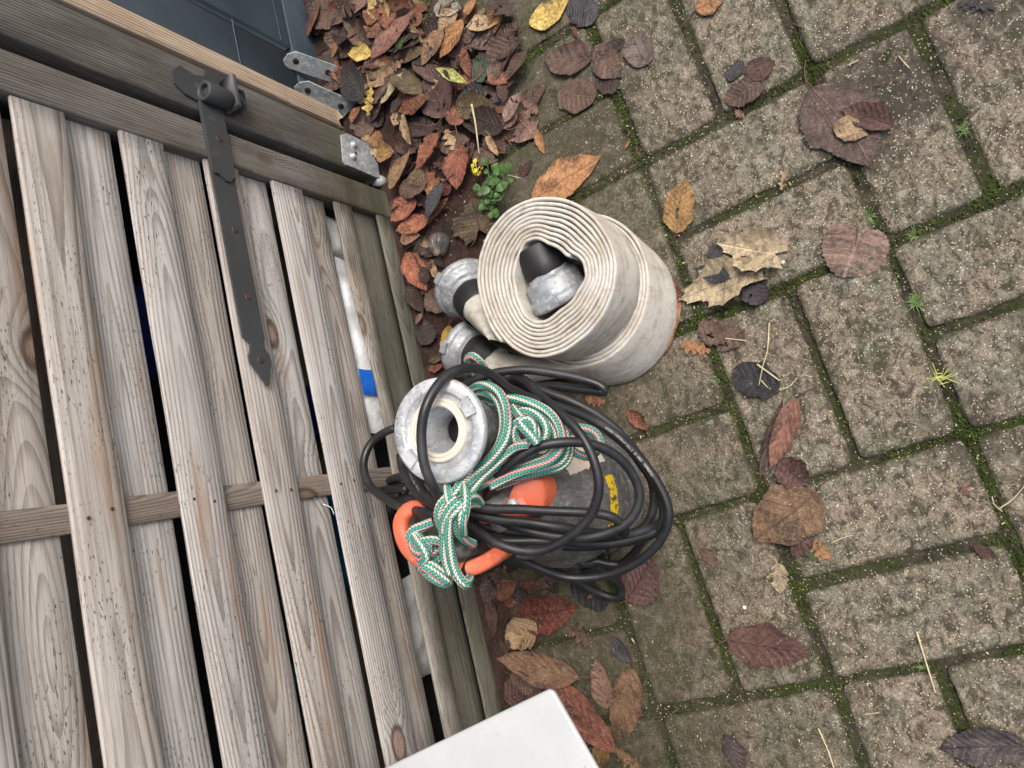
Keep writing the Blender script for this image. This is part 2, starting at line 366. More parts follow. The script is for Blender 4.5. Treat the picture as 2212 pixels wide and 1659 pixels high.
def leaf_mat():
    s = NT('dead_leaf'); uvv = s.coord('UV'); u, v, _ = s.xyz(uvv); oc = s.ocol(); rnd = s.rand(); p = s.pos()
    seed = s.math('MULTIPLY', rnd, 50.); vec = s.comb(u, v, seed)
    av = s.math('ABSOLUTE', s.math('SUBTRACT', v, .5))
    wob = s.math('MULTIPLY', s.noise(vec, 2.2, 2), .16)
    ph = s.math('FRACT', s.math('MULTIPLY', s.math('ADD', s.math('SUBTRACT', u, s.math('MULTIPLY', s.math('POWER', av, .8), .42)), wob), s.math('ADD', 6.0, s.math('MULTIPLY', rnd, 4.0))))
    side = s.math('ABSOLUTE', s.math('SUBTRACT', ph, .5))
    vein = s.ramp(side, .055, .012); mid = s.ramp(av, .022, .006); veins = s.math('MAXIMUM', s.math('MULTIPLY', vein, .6), mid)
    net = s.voro(s.mapv(vec, (26, 15, 1)), 1.0, feat='DISTANCE_TO_EDGE'); nete = s.ramp(net, .08, .0)
    n1 = s.noise(s.mapv(vec, (2.6, 2.0, 1)), 1, 6, .72, .6); n2 = s.noise(p, 170, 5, .75); n3 = s.noise(p, 620, 3, .7); n4 = s.noise(p, 55, 5, .7)
    dk = hsvj(s, oc, s.math('ADD', .485, s.math('MULTIPLY', n2, .02)), .95, .33); lt = hsvj(s, oc, .51, .82, 1.7)
    col = s.mix(s.ramp(n1, .46, .64), oc, dk); col = s.mix(s.ramp(n1, .46, .30, 0, .6), col, lt)
    col = s.mix(s.ramp(n4, .45, .68, 0, .6), col, dk); col = s.mix(s.ramp(n2, .53, .40, 0, .35), col, lt)
    vk = s.ramp(s.math('FRACT', s.math('MULTIPLY', rnd, 13.)), .45, .55)
    vcol = s.mix(vk, lt, dk)
    col = s.mix(s.math('MULTIPLY', veins, s.ramp(n4, .3, .6, .75, .3)), col, vcol); col = s.mix(s.math('MULTIPLY', nete, .3), col, dk)
    col = s.mix(s.ramp(n2, .60, .68, 0, .8), col, (.016, .012, .009))
    edge = s.math('MULTIPLY', s.ramp(av, .34, .5, 0, .7), s.ramp(n4, .35, .55)); col = s.mix(edge, col, dk)
    spk = s.math('MULTIPLY', s.ramp(s.voro(p, 150), .2, .1), s.ramp(s.xyz(s.voro(p, 150, 'Color'))[0], .84, .87)); col = s.mix(s.math('MULTIPLY', spk, .75), col, (.5, .43, .3))
    h = s.math('ADD', s.math('MULTIPLY', veins, -.8), s.math('ADD', s.math('MULTIPLY', nete, -.3), s.math('ADD', s.math('MULTIPLY', n2, .9), s.math('MULTIPLY', n4, 1.6))))
    hc = s.math('MULTIPLY', s.math('COSINE', s.math('MULTIPLY', ph, 6.283)), .22)
    return s.fin(col, s.ramp(n4, .3, .7, .42, .75), s.bump(s.math('ADD', h, hc), .75, .0022), .5)
LEAF = leaf_mat()
STEM = simple('leaf_stalk', (.10, .05, .03), .6, 0, 400, .3, .4, 30)
STRAW = simple('dry_straw', (.55, .46, .28), .7, 0, 400, .3, .25, 40)
GREEN = simple('green_weed', (.055, .12, .028), .5, 0, 300, .4, .5, 60)
GRASS = simple('grass_blade', (.12, .2, .05), .5, 0, 300, .3, .4, 60)
def moss_mat():
    s = NT('moss'); p = s.pos(); n = s.noise(p, 22, 4, .7); n2 = s.noise(p, 500, 2)
    col = s.mix(s.ramp(n, .38, .62), (.03, .04, .014), (.085, .125, .022)); col = s.mix(s.ramp(n2, .5, .75, 0, .6), col, (.13, .17, .03))
    return s.fin(col, .9, None, .1)
MOSS = moss_mat()
STAINS = [((3560, 330), .075, .9), ((3480, 560), .05, .7), ((3330, 260), .05, .6), ((3800, 1700), .045, .7), ((3180, 2520), .03, .5), ((2750, 1650), .06, .5), ((2350, 500), .09, .6), ((3900, 60), .05, .7), ((2050, 2550), .08, .6)]
def paver_mat():
    s = NT('mossy_paver'); p = s.pos(); isl = s.n('ShaderNodeNewGeometry').outputs['Random Per Island']
    at = s.n('ShaderNodeAttribute'); at.attribute_name = 'edge'; ed = at.outputs['Fac']     # 0 at a brick's rim, 1 inside
    big = s.noise(p, 5, 5, .65); med = s.noise(p, 30, 6, .78, .3)
    fine = s.noise(s.mapv(p, (1, .75, 1)), 62, 7, .84, .6); f2 = s.noise(s.mapv(p, (1, 1, 1), (3, 3, 3)), 300, 4, .8)
    base = s.mix(isl, (.325, .272, .20), (.43, .34, .255))
    base = s.mix(s.ramp(s.noise(s.mapv(p, (1, 1, 1), (9, 0, 0)), 10, 4, .6), .42, .60, 0, .9), base, (.25, .245, .175))
    base = s.mix(s.ramp(big, .47, .66, 0, .75), base, (.215, .175, .125))
    col = s.mix(s.ramp(f2, .38, .60), base, s.mix(.55, base, (.09, .078, .055)))
    col = s.mix(s.ramp(fine, .47, .35, 0, .8), col, (.50, .455, .375))
    dk = s.math('MULTIPLY', s.ramp(fine, .50, .55), s.ramp(med, .36, .52, .25, 1.0))
    col = s.mix(s.math('MULTIPLY', dk, .92), col, s.mix(s.ramp(s.noise(p, 22, 2), .4, .6), (.058, .055, .03), (.07, .052, .038)))
    pit = s.ramp(f2, .57, .64); col = s.mix(s.math('MULTIPLY', pit, .8), col, (.028, .025, .018))
    gm = s.math('MULTIPLY', s.ramp(s.noise(s.mapv(p, (1, 1, 1), (7, 1, 0)), 8, 6, .78), .49, .66), .8)
    col = s.mix(s.math('MULTIPLY', gm, s.ramp(fine, .40, .54)), col, (.055, .062, .022))
    for (px, py), rad, am in STAINS:
        c = P(px / 1.8228, py / 1.8228, 0) * S
        d = s.n('ShaderNodeVectorMath', operation='DISTANCE'); s.put(d.inputs[0], p); d.inputs[1].default_value = tuple(c)
        q = s.math('ADD', d.outputs['Value'], s.math('MULTIPLY', s.math('SUBTRACT', s.noise(p, 14, 5, .75), .5), rad * 2.2))
        col = s.mix(s.math('MULTIPLY', s.ramp(q, rad * S * 1.05, rad * S * .45, 0, am), s.ramp(fine, .36, .52, .45, 1)), col, (.06, .05, .036))
    rim = s.math('ADD', ed, s.math('MULTIPLY', s.math('SUBTRACT', s.noise(p, 26, 6, .8), .5), 2.6))
    col = s.mix(s.ramp(rim, .75, .05, 0, .85), col, s.mix(s.ramp(s.noise(p, 18, 4, .7), .42, .58), (.06, .05, .032), (.045, .06, .016)))
    sc = s.xyz(s.voro(p, 230, 'Color'))
    spk = s.math('MULTIPLY', s.ramp(s.voro(p, 230), .34, .2), s.ramp(sc[1], .90, .93))
    sc3 = s.xyz(s.voro(p, 420, 'Color')); spk = s.math('MAXIMUM', spk, s.math('MULTIPLY', s.ramp(s.voro(p, 420), .5, .3), s.ramp(sc3[0], .90, .93)))
    col = s.mix(spk, col, s.mix(sc[2], (.80, .76, .62), (.62, .54, .36)))
    x, y, z = s.xyz(p)
    edge = s.math('ADD', s.math('SUBTRACT', x, s.math('MULTIPLY', s.math('MAXIMUM', y, 0.0), .10)), s.math('MULTIPLY', s.math('SUBTRACT', big, .5), .5))
    dirt = s.math('MULTIPLY', s.ramp(edge, -.20, -.62, 0, .85), s.ramp(med, .25, .6, .6, 1.0))
    col = s.mix(dirt, col, s.mix(s.ramp(med, .4, .6), (.075, .062, .04), (.06, .062, .028)))
    h = s.math('ADD', s.math('MULTIPLY', fine, -1.5), s.math('ADD', s.math('MULTIPLY', med, .9), s.math('MULTIPLY', f2, -.6)))
    return s.fin(col, s.ramp(med, .3, .7, .62, .88), s.bump(h, .95, .0045), .4)
PAVER = paver_mat()
def soil_mat(name, a, b, c2, moss=.0):
    s = NT(name); p = s.pos(); n = s.noise(p, 28, 6, .75); n2 = s.noise(p, 160, 5, .8); n3 = s.noise(p, 420, 3, .8)
    col = s.mix(s.ramp(n, .40, .60), a, b); col = s.mix(s.ramp(n2, .55, .66, 0, .75), col, c2); col = s.mix(s.ramp(n3, .56, .64, 0, .7), col, (.015, .013, .01))
    if moss:
        m = s.math('MULTIPLY', s.ramp(s.noise(p, 8, 5, .75), .44, .56), moss)
        col = s.mix(s.math('MULTIPLY', m, s.ramp(n2, .35, .5, .5, 1)), col, s.mix(s.ramp(n2, .4, .6), (.022, .032, .008), (.06, .085, .015)))
        sc3 = s.xyz(s.voro(p, 380, 'Color')); col = s.mix(s.math('MULTIPLY', s.ramp(s.voro(p, 380), .5, .3), s.ramp(sc3[0], .90, .92)), col, (.6, .53, .37))
    return s.fin(col, .85, s.bump(s.math('ADD', n, s.math('MULTIPLY', n2, 1.5)), 1.0, .005), .3)
SOIL = soil_mat('damp_soil', (.032, .02, .016), (.075, .038, .03), (.14, .09, .07))
JOINT = soil_mat('joint_soil', (.04, .036, .024), (.09, .076, .052), (.2, .17, .12), .85)
GRIT = simple('pale_grit', (.50, .43, .28), .7, 0, 300, .2, .3, 200)
SHADE_BLACK = simple('painted_shade_black', (.012, .012, .013), .9, 0, 100, .1, .3, 5)  # near-black colour put in for shade behind the gate and inside holes
def plain(name, col, rough=.5, **k): return simple(name, col, rough, **k)
BLUE = plain('blue_plastic', (.01, .12, .55), .35); NAVY = plain('navy_plastic', (.008, .02, .13), .4); TEAL = plain('teal_tarp', (.01, .12, .2), .45)
WPLAST = plain('white_plastic_film', (.78, .82, .84), .3, bumpscale=40, bs=.6, dist=.004)
def clear_mat():
    s = NT('clear_plastic'); s.b.inputs['Transmission Weight'].default_value = .93; s.b.inputs['IOR'].default_value = 1.45
    n = s.noise(s.coord('Object'), 60, 3); return s.fin((.75, .8, .8), .12, s.bump(n, .9, .006))
CLEAR = clear_mat()
INK = plain('cable_print', (.42, .42, .40), .6)
# ================================================================== PAVING
GA = math.radians(4.3); gc, gs = math.cos(GA), math.sin(GA)
def G2W(u, v): return (u * gc - v * gs, u * gs + v * gc)
def gz(x, y): return .004 * noise.noise(Vector((x * 3, y * 3, 0))) 
def paving():
    V, F = [], []; EDGE = {}
    NU, NV = 30, 16
    def brick(u0, u1, v0, v1):
        swap = (v1 - v0) > (u1 - u0)
        nu, nv = (NV, NU) if swap else (NU, NV)
        cx, cy = (u0 + u1) / 2, (v0 + v1) / 2; rot = random.gauss(0, .012)
        hx, hy = (u1 - u0) / 2 - .0034 + random.gauss(0, .0009), (v1 - v0) / 2 - .0034 + random.gauss(0, .0009)
        ox, oy, oz = random.gauss(0, .0012), random.gauss(0, .0012), random.gauss(0, .0012)
        tx, ty = random.gauss(0, .008), random.gauss(0, .008); sd_ = random.uniform(0, 50); n0 = len(V)
        for j in range(nv + 1):
            for i in range(nu + 1):
                a, b = 2 * i / nu - 1, 2 * j / nv - 1
                a = math.copysign(1 - (1 - abs(a)) ** 1.25, a); b = math.copysign(1 - (1 - abs(b)) ** 1.25, b)
                # rounded worn corners
                x, y = a * hx, b * hy
                q = noise.noise(Vector((x * 45 + sd_, y * 45, sd_))); q2 = noise.noise(Vector((x * 110 + sd_, y * 110, 3)))
                e = min(hx - abs(x), hy - abs(y)); er = (hx - abs(x)) + (hy - abs(y))
                if e < .0005: x -= math.copysign(.0040 * max(0, q + .25 + q2 * .9), x) if hx - abs(x) <= e + 1e-9 else 0; y -= math.copysign(.0040 * max(0, q + .25 + q2 * .9), y) if hy - abs(y) <= e + 1e-9 else 0
                if er < .012: k = (.012 - er) * .35; x -= math.copysign(k, x); y -= math.copysign(k, y)
                z = -.0045 * max(0, 1 - e / .005) ** 2 + .0012 * q + .0007 * q2 + tx * x + ty * y + oz
                xr, yr = x - y * rot, y + x * rot
                EDGE[len(V)] = min(1, e / .011)
                X, Y = G2W(cx + xr + ox, cy + yr + oy); V.append((X, Y, z))
        W = nu + 1
        for j in range(nv):
            for i in range(nu): F.append((n0 + j * W + i, n0 + j * W + i + 1, n0 + (j + 1) * W + i + 1, n0 + (j + 1) * W + i))
        ring = [i for i in range(W)] + [j * W + nu for j in range(1, nv + 1)] + [nv * W + i for i in range(nu - 1, -1, -1)] + [j * W for j in range(nv - 1, 0, -1)]
        b0 = len(V)
        for i in ring: x, y, z = V[n0 + i]; V.append((x, y, -.03))
        m = len(ring)
        for k in range(m): F.append((n0 + ring[(k + 1) % m], n0 + ring[k], b0 + k, b0 + (k + 1) % m))
    B = .2355
    for bi in range(-4, 5):
        for bj in range(-5, 6):
            u0, v0 = bi * B + .002, bj * B - .038
            c = G2W(u0 + B / 2, v0 + B / 2)
            if c[0] < -.80 and c[1] < .7: continue
            if (bi + bj) % 2 == 0:
                for k in (0, 1): brick(u0, u0 + B, v0 + k * B / 2, v0 + (k + 1) * B / 2)
            else:
                for k in (0, 1): brick(u0 + k * B / 2, u0 + (k + 1) * B / 2, v0, v0 + B)
    o = mk('paving', (V, F), PAVER, origin=(0, 0, 0)); props(o, 'basket weave paving of worn brown grey bricks', 'paving', kind='structure')
    ea = o.data.attributes.new('edge', 'FLOAT', 'POINT'); ea.data.foreach_set('value', [EDGE.get(i, 0.0) for i in range(len(V))])
    # joints / ground sheet reaching far out
    n = 420; v = []; f = []
    g = sorted(set([-40, -15, -6, -3, -2] + [-1.3 + 2.6 * i / n for i in range(n + 1)] + [2, 3, 6, 15, 40]))
    for y in g:
        for x in g: v.append((x, y, -.0034 + (.0020 * noise.noise(Vector((x * 9, y * 9, 5))) + .0015 * noise.noise(Vector((x * 50, y * 50, 5))) if abs(x) < 1.25 and abs(y) < 1.25 else 0)))
    m = len(g)
    for j in range(m - 1):
        for i in range(m - 1): f.append((j * m + i, j * m + i + 1, (j + 1) * m + i + 1, (j + 1) * m + i))
    o = mk('ground', (v, f), JOINT, origin=(0, 0, 0)); props(o, 'dark mossy ground between and around the paving bricks', 'ground', kind='structure')
    return B
BW = paving()
def sstep(a, b, x): t = max(0, min(1, (x - a) / (b - a))); return t * t * (3 - 2 * t)
def soilz(x, y):
    q = noise.noise(Vector((x * 9, y * 9, 2))) ; q2 = noise.noise(Vector((x * 40, y * 40, 2)))
    edge = -.47 if y > .52 else (-.47 - (.52 - y) * .40 if y > .2 else -.60)
    h = sstep(edge + .07, edge - .12, x + q * .04)
    return -.012 + .028 * h + .005 * q * h + .0025 * q2
def soil():
    v = []; f = []; nx, ny = 130, 250
    x0, x1, y0, y1 = -1.25, -.36, -.7, 1.35
    for j in range(ny + 1):
        for i in range(nx + 1):
            x, y = x0 + (x1 - x0) * i / nx, y0 + (y1 - y0) * j / ny; v.append((x, y, soilz(x, y)))
    W = nx + 1
    for j in range(ny):
        for i in range(nx): f.append((j * W + i, j * W + i + 1, (j + 1) * W + i + 1, (j + 1) * W + i))
    o = mk('soil', (v, f), SOIL, origin=(0, 0, 0)); props(o, 'damp red brown soil strip along the foot of the gate', 'soil', kind='structure')
soil()
def joint_pts(n, spread=.0045, thr=.05):
    out = []
    while len(out) < n:
        bi, bj = random.randint(-3, 3), random.randint(-4, 3)
        u0, v0 = bi * BW + .002, bj * BW - .038; k = random.random(); t = random.random() * BW
        hor = (bi + bj) % 2 == 0
        if k < .4: u, v = u0 + t, v0
        elif k < .8: u, v = u0, v0 + t
        else: u, v = (u0 + t, v0 + BW / 2) if hor else (u0 + BW / 2, v0 + t)
        q = noise.noise(Vector((u * 9, v * 9, 1.5))) + .6 * noise.noise(Vector((u * 40, v * 40, 7)))
        if k < .8: q += .12
        if q < thr * 2 and random.random() > .12: continue
        s_ = spread * (1 + max(0, q)); u += random.gauss(0, s_ * .8); v += random.gauss(0, s_ * .8)
        x, y = G2W(u, v)
        if x < -.55: continue
        out.append((x, y, q))
    return out
def moss():
    V, F = [], []
    for x, y, q in joint_pts(60000, .0052, .0):
        h = random.uniform(.0008, .0026) * (1 + max(0, q)); a = random.random() * 6.28; wd = random.uniform(.0004, .0008)
        lx, ly = random.gauss(0, .0014), random.gauss(0, .0014); n = len(V); z = -.002 + max(0, q) * .003
        V += [(x - math.cos(a) * wd, y - math.sin(a) * wd, z), (x + math.cos(a) * wd, y + math.sin(a) * wd, z), (x + lx, y + ly, z + h)]
        F.append((n, n + 1, n + 2))
    for x, y, q in joint_pts(16000, .0048, .06):   # cushions
        r = random.uniform(.0007, .0019); z = -.0024 + .002 * random.random(); n = len(V)
        V.append((x, y, z + r * 1.3))
        for k in range(6): a = k * 1.047 + x * 90; V.append((x + math.cos(a) * r, y + math.sin(a) * r, z))
        F += [(n, n + 1 + k, n + 1 + (k + 1) % 6) for k in range(6)]
    props(mk('moss', (V, F), MOSS, origin=(0, 0, 0), smooth=False), 'bright green moss growing in the joints between the bricks', 'moss', kind='stuff')
moss()
def grit():
    V, F = [], []
    for _ in range(7000):
        x, y = random.uniform(-.62, .5), random.uniform(-.5, .8)
        if noise.noise(Vector((x * 5, y * 5, 9))) < random.uniform(-.5, .5): continue
        r = abs(random.gauss(0, .00035)) + .00035; z = .0006 + max(soilz(x, y), 0); n = len(V); a0 = random.random() * 6; el = random.uniform(1, 2.6)
        V.append((x, y, z + r))
        for k in range(5):
            a = k * 1.2566; dx, dy = math.cos(a) * r * el, math.sin(a) * r
            V.append((x + dx * math.cos(a0) - dy * math.sin(a0), y + dx * math.sin(a0) + dy * math.cos(a0), z))
        F += [(n, n + 1 + k, n + 1 + (k + 1) % 5) for k in range(5)]
    props(mk('grit', (V, F), GRIT, origin=(0, 0, 0), smooth=False), 'pale grit and seed husks scattered over the bricks', 'grit', kind='stuff')
grit()
# ================================================================== GATE
XF = -.681
def plank_yz(y0, y1, z0, z1, xf, th, seed, ny=40, sag=.0012, b=.0009, dip=0):
    """plank with grain along y. front face at xf, chamfered, slightly uneven edges; uv u along, v across (metres)"""
    prof = [(0, z0 + b), (0, z1 - b), (-b, z1), (-th + b, z1), (-th, z1 - b), (-th, z0 + b), (-th + b, z0), (-b, z0)]
    prof = [prof[0], (0, z0 + (z1 - z0) * .33), (0, z0 + (z1 - z0) * .67)] + prof[1:]
    v = []; f = []; uv = []; m = len(prof)
    for j in range(ny + 1):
        y = y0 + (y1 - y0) * j / ny
        for k, (dx, z) in enumerate(prof):
            e = sag * noise.noise(Vector((y * 5, z * 20, seed))) + sag * .35 * noise.noise(Vector((y * 50, z * 30, seed)))
            if dip and z > (z0 + z1) / 2: e -= dip * math.exp(-((y - .19) / .13) ** 2)
            v.append((xf + dx + sag * .6 * noise.noise(Vector((y * 4, 3, seed))), y, z + e)); uv.append((y * S + seed * 3.1, (z - z0 - dx * .8) * S))
    for j in range(ny):
        for k in range(m): k2 = (k + 1) % m; f.append((j * m + k, j * m + k2, (j + 1) * m + k2, (j + 1) * m + k))
    f.append(tuple(range(m))); f.append(tuple(ny * m + k for k in range(m))[::-1])
    return (v, f), uv
def plank_z(y0, y1, z0, z1, xf, th, seed, nz=40, sag=.001, b=.0012, jag=0):
    prof = [(0, y0 + b), (0, (y0 * 2 + y1) / 3), (0, (y0 + 2 * y1) / 3), (0, y1 - b), (-b, y1), (-th + b, y1), (-th, y1 - b), (-th, y0 + b), (-th + b, y0), (-b, y0)]
    v = []; f = []; uv = []; m = len(prof)
    for j in range(nz + 1):
        z = z0 + (z1 - z0) * j / nz
        for k, (dx, y) in enumerate(prof):
            zz_ = z
            if jag and j < 3: zz_ = z + jag * (noise.noise(Vector((k * 1.7, j, seed))) + .3) * (3 - j) / 3
            v.append((xf + dx, y + sag * noise.noise(Vector((z * 6, y * 20, seed))), zz_)); uv.append((z * S + seed * 2.3, (y - y0 - dx) * S))
    for j in range(nz):
        for k in range(m): k2 = (k + 1) % m; f.append((j * m + k, (j + 1) * m + k, (j + 1) * m + k2, j * m + k2))
    f.append(tuple(range(m))[::-1]); f.append(tuple(nz * m + k for k in range(m)))
    return (v, f), uv
gate = empty('slatted_gate', (XF, 0, 0), 'weathered grey slatted wooden gate closed behind the pump and hose', 'gate')
YL = -.62
fr = [(.728, .664), (.599, .546), (.487, .432), (.376, .3235), (.269, .2115), (.147, .108), (.050, .008)]
XB = XF - .012
bk = [(1 - (1 - t) * XB / XF, 1 - (1 - b) * XB / XF) for t, b in [(.675, .611), (.56, .499), (.445, .385), (.335, .281), (.22, .174), (.118, .057)]]
for i, (t, b) in enumerate(fr):
    vf, uv = plank_yz(YL, .4978, b, t, XF - .0008 + random.gauss(0, .0006), .0055, 3.7 * i + 1.3, b=.0014, dip=.011 if i == 5 else 0); mk('slat', vf, (WOOD, WOOD2)[i % 2], gate, uv=uv)
for i, (t, b) in enumerate(bk):
    vf, uv = plank_yz(YL, .4978, b, t, XB, .005, 5.1 * i + 20.3); mk('slat', vf, (WOOD2, WOOD)[i % 2], gate, uv=uv)
for y0, y1 in ((.0685, .0955), (-.42, -.393)):
    vf, uv = plank_z(y0, y1, .012, .74, XF - .0057, .0058, y0 * 40, sag=.0006); mk('batten', vf, WBAT, gate, uv=uv)
vf, uv = plank_z(.4985, .5455, .0165, .80, XF + .0022, .030, 2.2, b=.0022); mk('stile', vf, WSTILE, gate, uv=uv)
vf, uv = plank_z(-.665, -.618, .0165, .80, XF + .0022, .030, 8.2, b=.0022); mk('stile', vf, WSTILE, gate, uv=uv)
vf, uv = plank_yz(-.617, .497, .745, .80, XF + .002, .028, 77); mk('top_rail', vf, WSTILE, gate, uv=uv)
# nails on the slats at the batten
nl = []
for t, b in fr:
    for q in (.28, .72): nl.append(lathe([(.0, .0008), (.0014, .0007), (.0019, 0)], (XF + .0002, .082 + random.gauss(0, .002), b + (t - b) * q), (1, 0, 0), 10))
for q in nl: mk('nail', q, SCREW, gate)
# strap hinge on the gate
hinge = []
SH = -.013
st = [(.598, .3735), (.50, .3735), (.36, .3735), (.266, .3725), (.262, .366), (.258, .3635), (.250, .3655), (.243, .369), (.235, .3685), (.226, .362), (.212, .3525), (.206, .350), (.208, .346), (.226, .340), (.238, .3365), (.246, .3375), (.254, .343), (.259, .344), (.2635, .341), (.266, .3395), (.36, .3400), (.50, .3405), (.598, .3405)]
mk('strap', prism([(y, z) for y, z in st][::-1], XF + .0026, XF + .0056), IRON, gate, smooth=False)
mk('strap_end', prism([(.598, .3405), (.598, .3735), (.4785, .3738), (.4755, .3715), (.4762, .3665), (.4725, .3610), (.4690, .356), (.4688, .351), (.4715, .3465), (.4752, .3445), (.4745, .3402)], XF + .0058, XF + .0088), IRON, gate, smooth=False)
ring_ = [(.0075, 0), (.0122, 0), (.0130, .0010), (.0130, .0348), (.0122, .036), (.0088, .036), (.0075, .034), (.0075, .028)]
mk('hinge_barrel', lathe(ring_, (XF + .0165, .5815, .3385), (0, 0, 1), 32), IRON, gate)
mk('hinge_pin', lathe([(.0, .0), (.0073, 0), (.0073, .051), (.006, .0525), (0, .0525)], (XF + .0165, .5815, .317), (0, 0, 1), 24), IRON, gate)
def screwhead(c, r=.0042, ax=(1, 0, 0)):
    a = lathe([(.0, .0004), (r * .2, .0004), (r * .35, .0012), (r * .8, .0010), (r, 0)], c, ax, 18); u, w_, d = frame_of(ax)
    return a
for y, z in ((.5255, .356), (.405, .3555), (.318, .3545), (.2385, .353)):
    mk('screw', screwhead((XF + (.0089 if y > .5 else .0057), y, z)), SCREW, gate)
kh = [(.4 + 0, 0)]
# ---------------- post, with hinge plate, foot bracket
post = empty('gate_post', (XF, .596, 0), 'square dark weathered timber post with a galvanised plate at its foot', 'post')
vf, uv = plank_z(.5635, .6315, .026, .86, XF + .0005, .066, 4.4, nz=50, b=.0028); mk('timber', vf, WDARK, post, uv=uv)
px0 = XF + .0015
pl = [(.5640, .0275), (.6215, .0205), (.6245, .089), (.6175, .1035), (.5700, .112), (.5660, .107)]
bp = mk('foot_plate', prism(pl[::-1], px0, px0 + .003), GALV, post, smooth=False)
for y, z in ((.585, .087), (.6075, .079)):
    mk('hex_screw', join(lathe([(0, .0055), (.003, .0055), (.0042, .0045), (.0044, .0015), (.0062, .0012), (.0064, 0)], (px0 + .003, y, z), (1, 0, 0), 18)), GALV, post)
mk('plate_hole', lathe([(0, .0003), (.0030, .0003), (.0032, 0)], (px0 + .003, .594, .077), (1, 0, 0), 18), SHADE_BLACK, post)
mk('foot_tube', lathe([(.0, 0), (.0095, 0), (.0095, .024), (.007, .024), (.007, .01), (0, .01)], (XF - .006, .5660, .0295), (.25, -.05, -1), 24), GALV, post)
hp = [(.572, .318), (.628, .318), (.628, .352), (.615, .356), (.61, .372), (.615, .392), (.602, .405), (.586, .404), (.577, .392), (.574, .375), (.5745, .35), (.571, .345)]
mk('hinge_plate', prism(hp, XF + .0015, XF + .0045), IRON, post, smooth=False)
mk('hinge_lug', join(box(XF + .0046, XF + .030, .570, .6155, .3280, .3345, .001), box(XF + .0046, XF + .020, .578, .5815, .3080, .3277, .001), box(XF + .0046, XF + .020, .602, .6055, .3080, .3277, .001), box(XF + .0170, XF + .0202, .5817, .6018, .3080, .3277, .001)), IRON, post)
mk('screw', screwhead((XF + .0046, .600, .326)), SCREW, post)
# ---------------- pale board beside the post
brd = empty('pale_board', (XF, .65, .09), 'pale yellow sawn board with a rotten lower end fixed beside the dark post', 'board')
vf, uv = plank_z(.6345, .6625, .088, .80, XF + .003, .022, 9.4, nz=60, jag=.022); mk('plank', vf, WLIGHT, brd, uv=uv)
# the far gate post closing the row, seen only from the side
p2 = empty('gate_post', (XF, -.7, 0), 'square timber post at the far closing side of the gate', 'post')
vf, uv = plank_z(-.74, -.672, -.02, .86, XF + .0005, .066, 14.4, b=.0028); mk('timber', vf, WDARK, p2, uv=uv)
# ---------------- post anchors: galvanised upright flats
def anchor(a0, a1, b0, b1, za, zb, name, label):
    """plate from low end (two pixels) to high end"""
    A, B_, C_, D = P(*a0, za), P(*a1, za), P(*b1, zb), P(*b0, zb)
    nrm = (B_ - A).cross(D - A).normalized() * .0035
    if nrm.x > 0: nrm = -nrm
    # chamfer the free end
    e1 = D.lerp(A, .10); e2 = D.lerp(C_, .3); e3 = C_.lerp(D, .3); e4 = C_.lerp(B_, .10)
    loop = [A, B_, e4, e3, e2, e1]; n = len(loop)
    v = [p for p in loop] + [p + nrm for p in loop]
    f = [tuple(range(n)), tuple(range(2 * n - 1, n - 1, -1))] + [(i, n + i, n + (i + 1) % n, (i + 1) % n) for i in range(n)]
    r = empty(name, tuple((A + B_) / 2), label, 'bracket', None); mk('flat_bar', (v, f), GALV, r, smooth=False)
    u = (D - A).lerp(C_ - B_, .5); m0 = (A + B_) / 2
    for t in (.17, .8):
        c = m0 + u * t - nrm * .12; mk('bolt_hole', lathe([(0, .0003), (.0046, .0003), (.005, 0)], c, tuple(-nrm), 16), SHADE_BLACK, r)
anchor((715, 178), (738, 147), (605, 141), (628, 108), .028, .105, 'steel_bracket', 'upper galvanised steel flat standing up from the leaves, pale face lit')
anchor((742, 253), (769, 223), (627, 197), (655, 171), .022, .100, 'steel_bracket', 'lower galvanised steel flat nearest the rotten end of the pale board')
# ---------------- blue-grey plastic storage box wall
XP = -.762
pan = empty('storage_box', (XP, 1.0, 0), 'dark blue grey plastic storage box behind the gate post', 'storage box')
mk('front_panel', join(box(XP - .02, XP, .8270, 1.9, .0765, .80, .002), box(XP - .02, XP, .60, .8130, .0765, .80, .002)), PANEL, pan)
mk('base_rim', join(box(XP - .02, XP + .0012, .60, 1.9, .003, .0735, .001)), PANEL, pan)
mk('groove_back', box(XP - .022, XP - .012, .61, 1.89, .01, .79, .001), PANEL, pan)
mk('ridge', join(box(XP + .0002, XP + .0016, .601, .8205, .199, .2012), box(XP + .0013, XP + .0020, .601, 1.9, .062, .0635), box(XP + .0002, XP + .0016, .8295, 1.9, .0965, .0985)), PANEL, pan)
mk('lid', box(XP - .45, XP + .02, .59, 1.92, .803, .84, .006), PANEL, pan)
mk('side_panel', join(box(XP - .44, XP - .0225, .60, .62, .003, .80, .002), box(XP - .44, XP - .0225, 1.88, 1.90, .003, .80, .002), box(XP - .46, XP - .441, .60, 1.9, .003, .8, .002)), PANEL, pan)
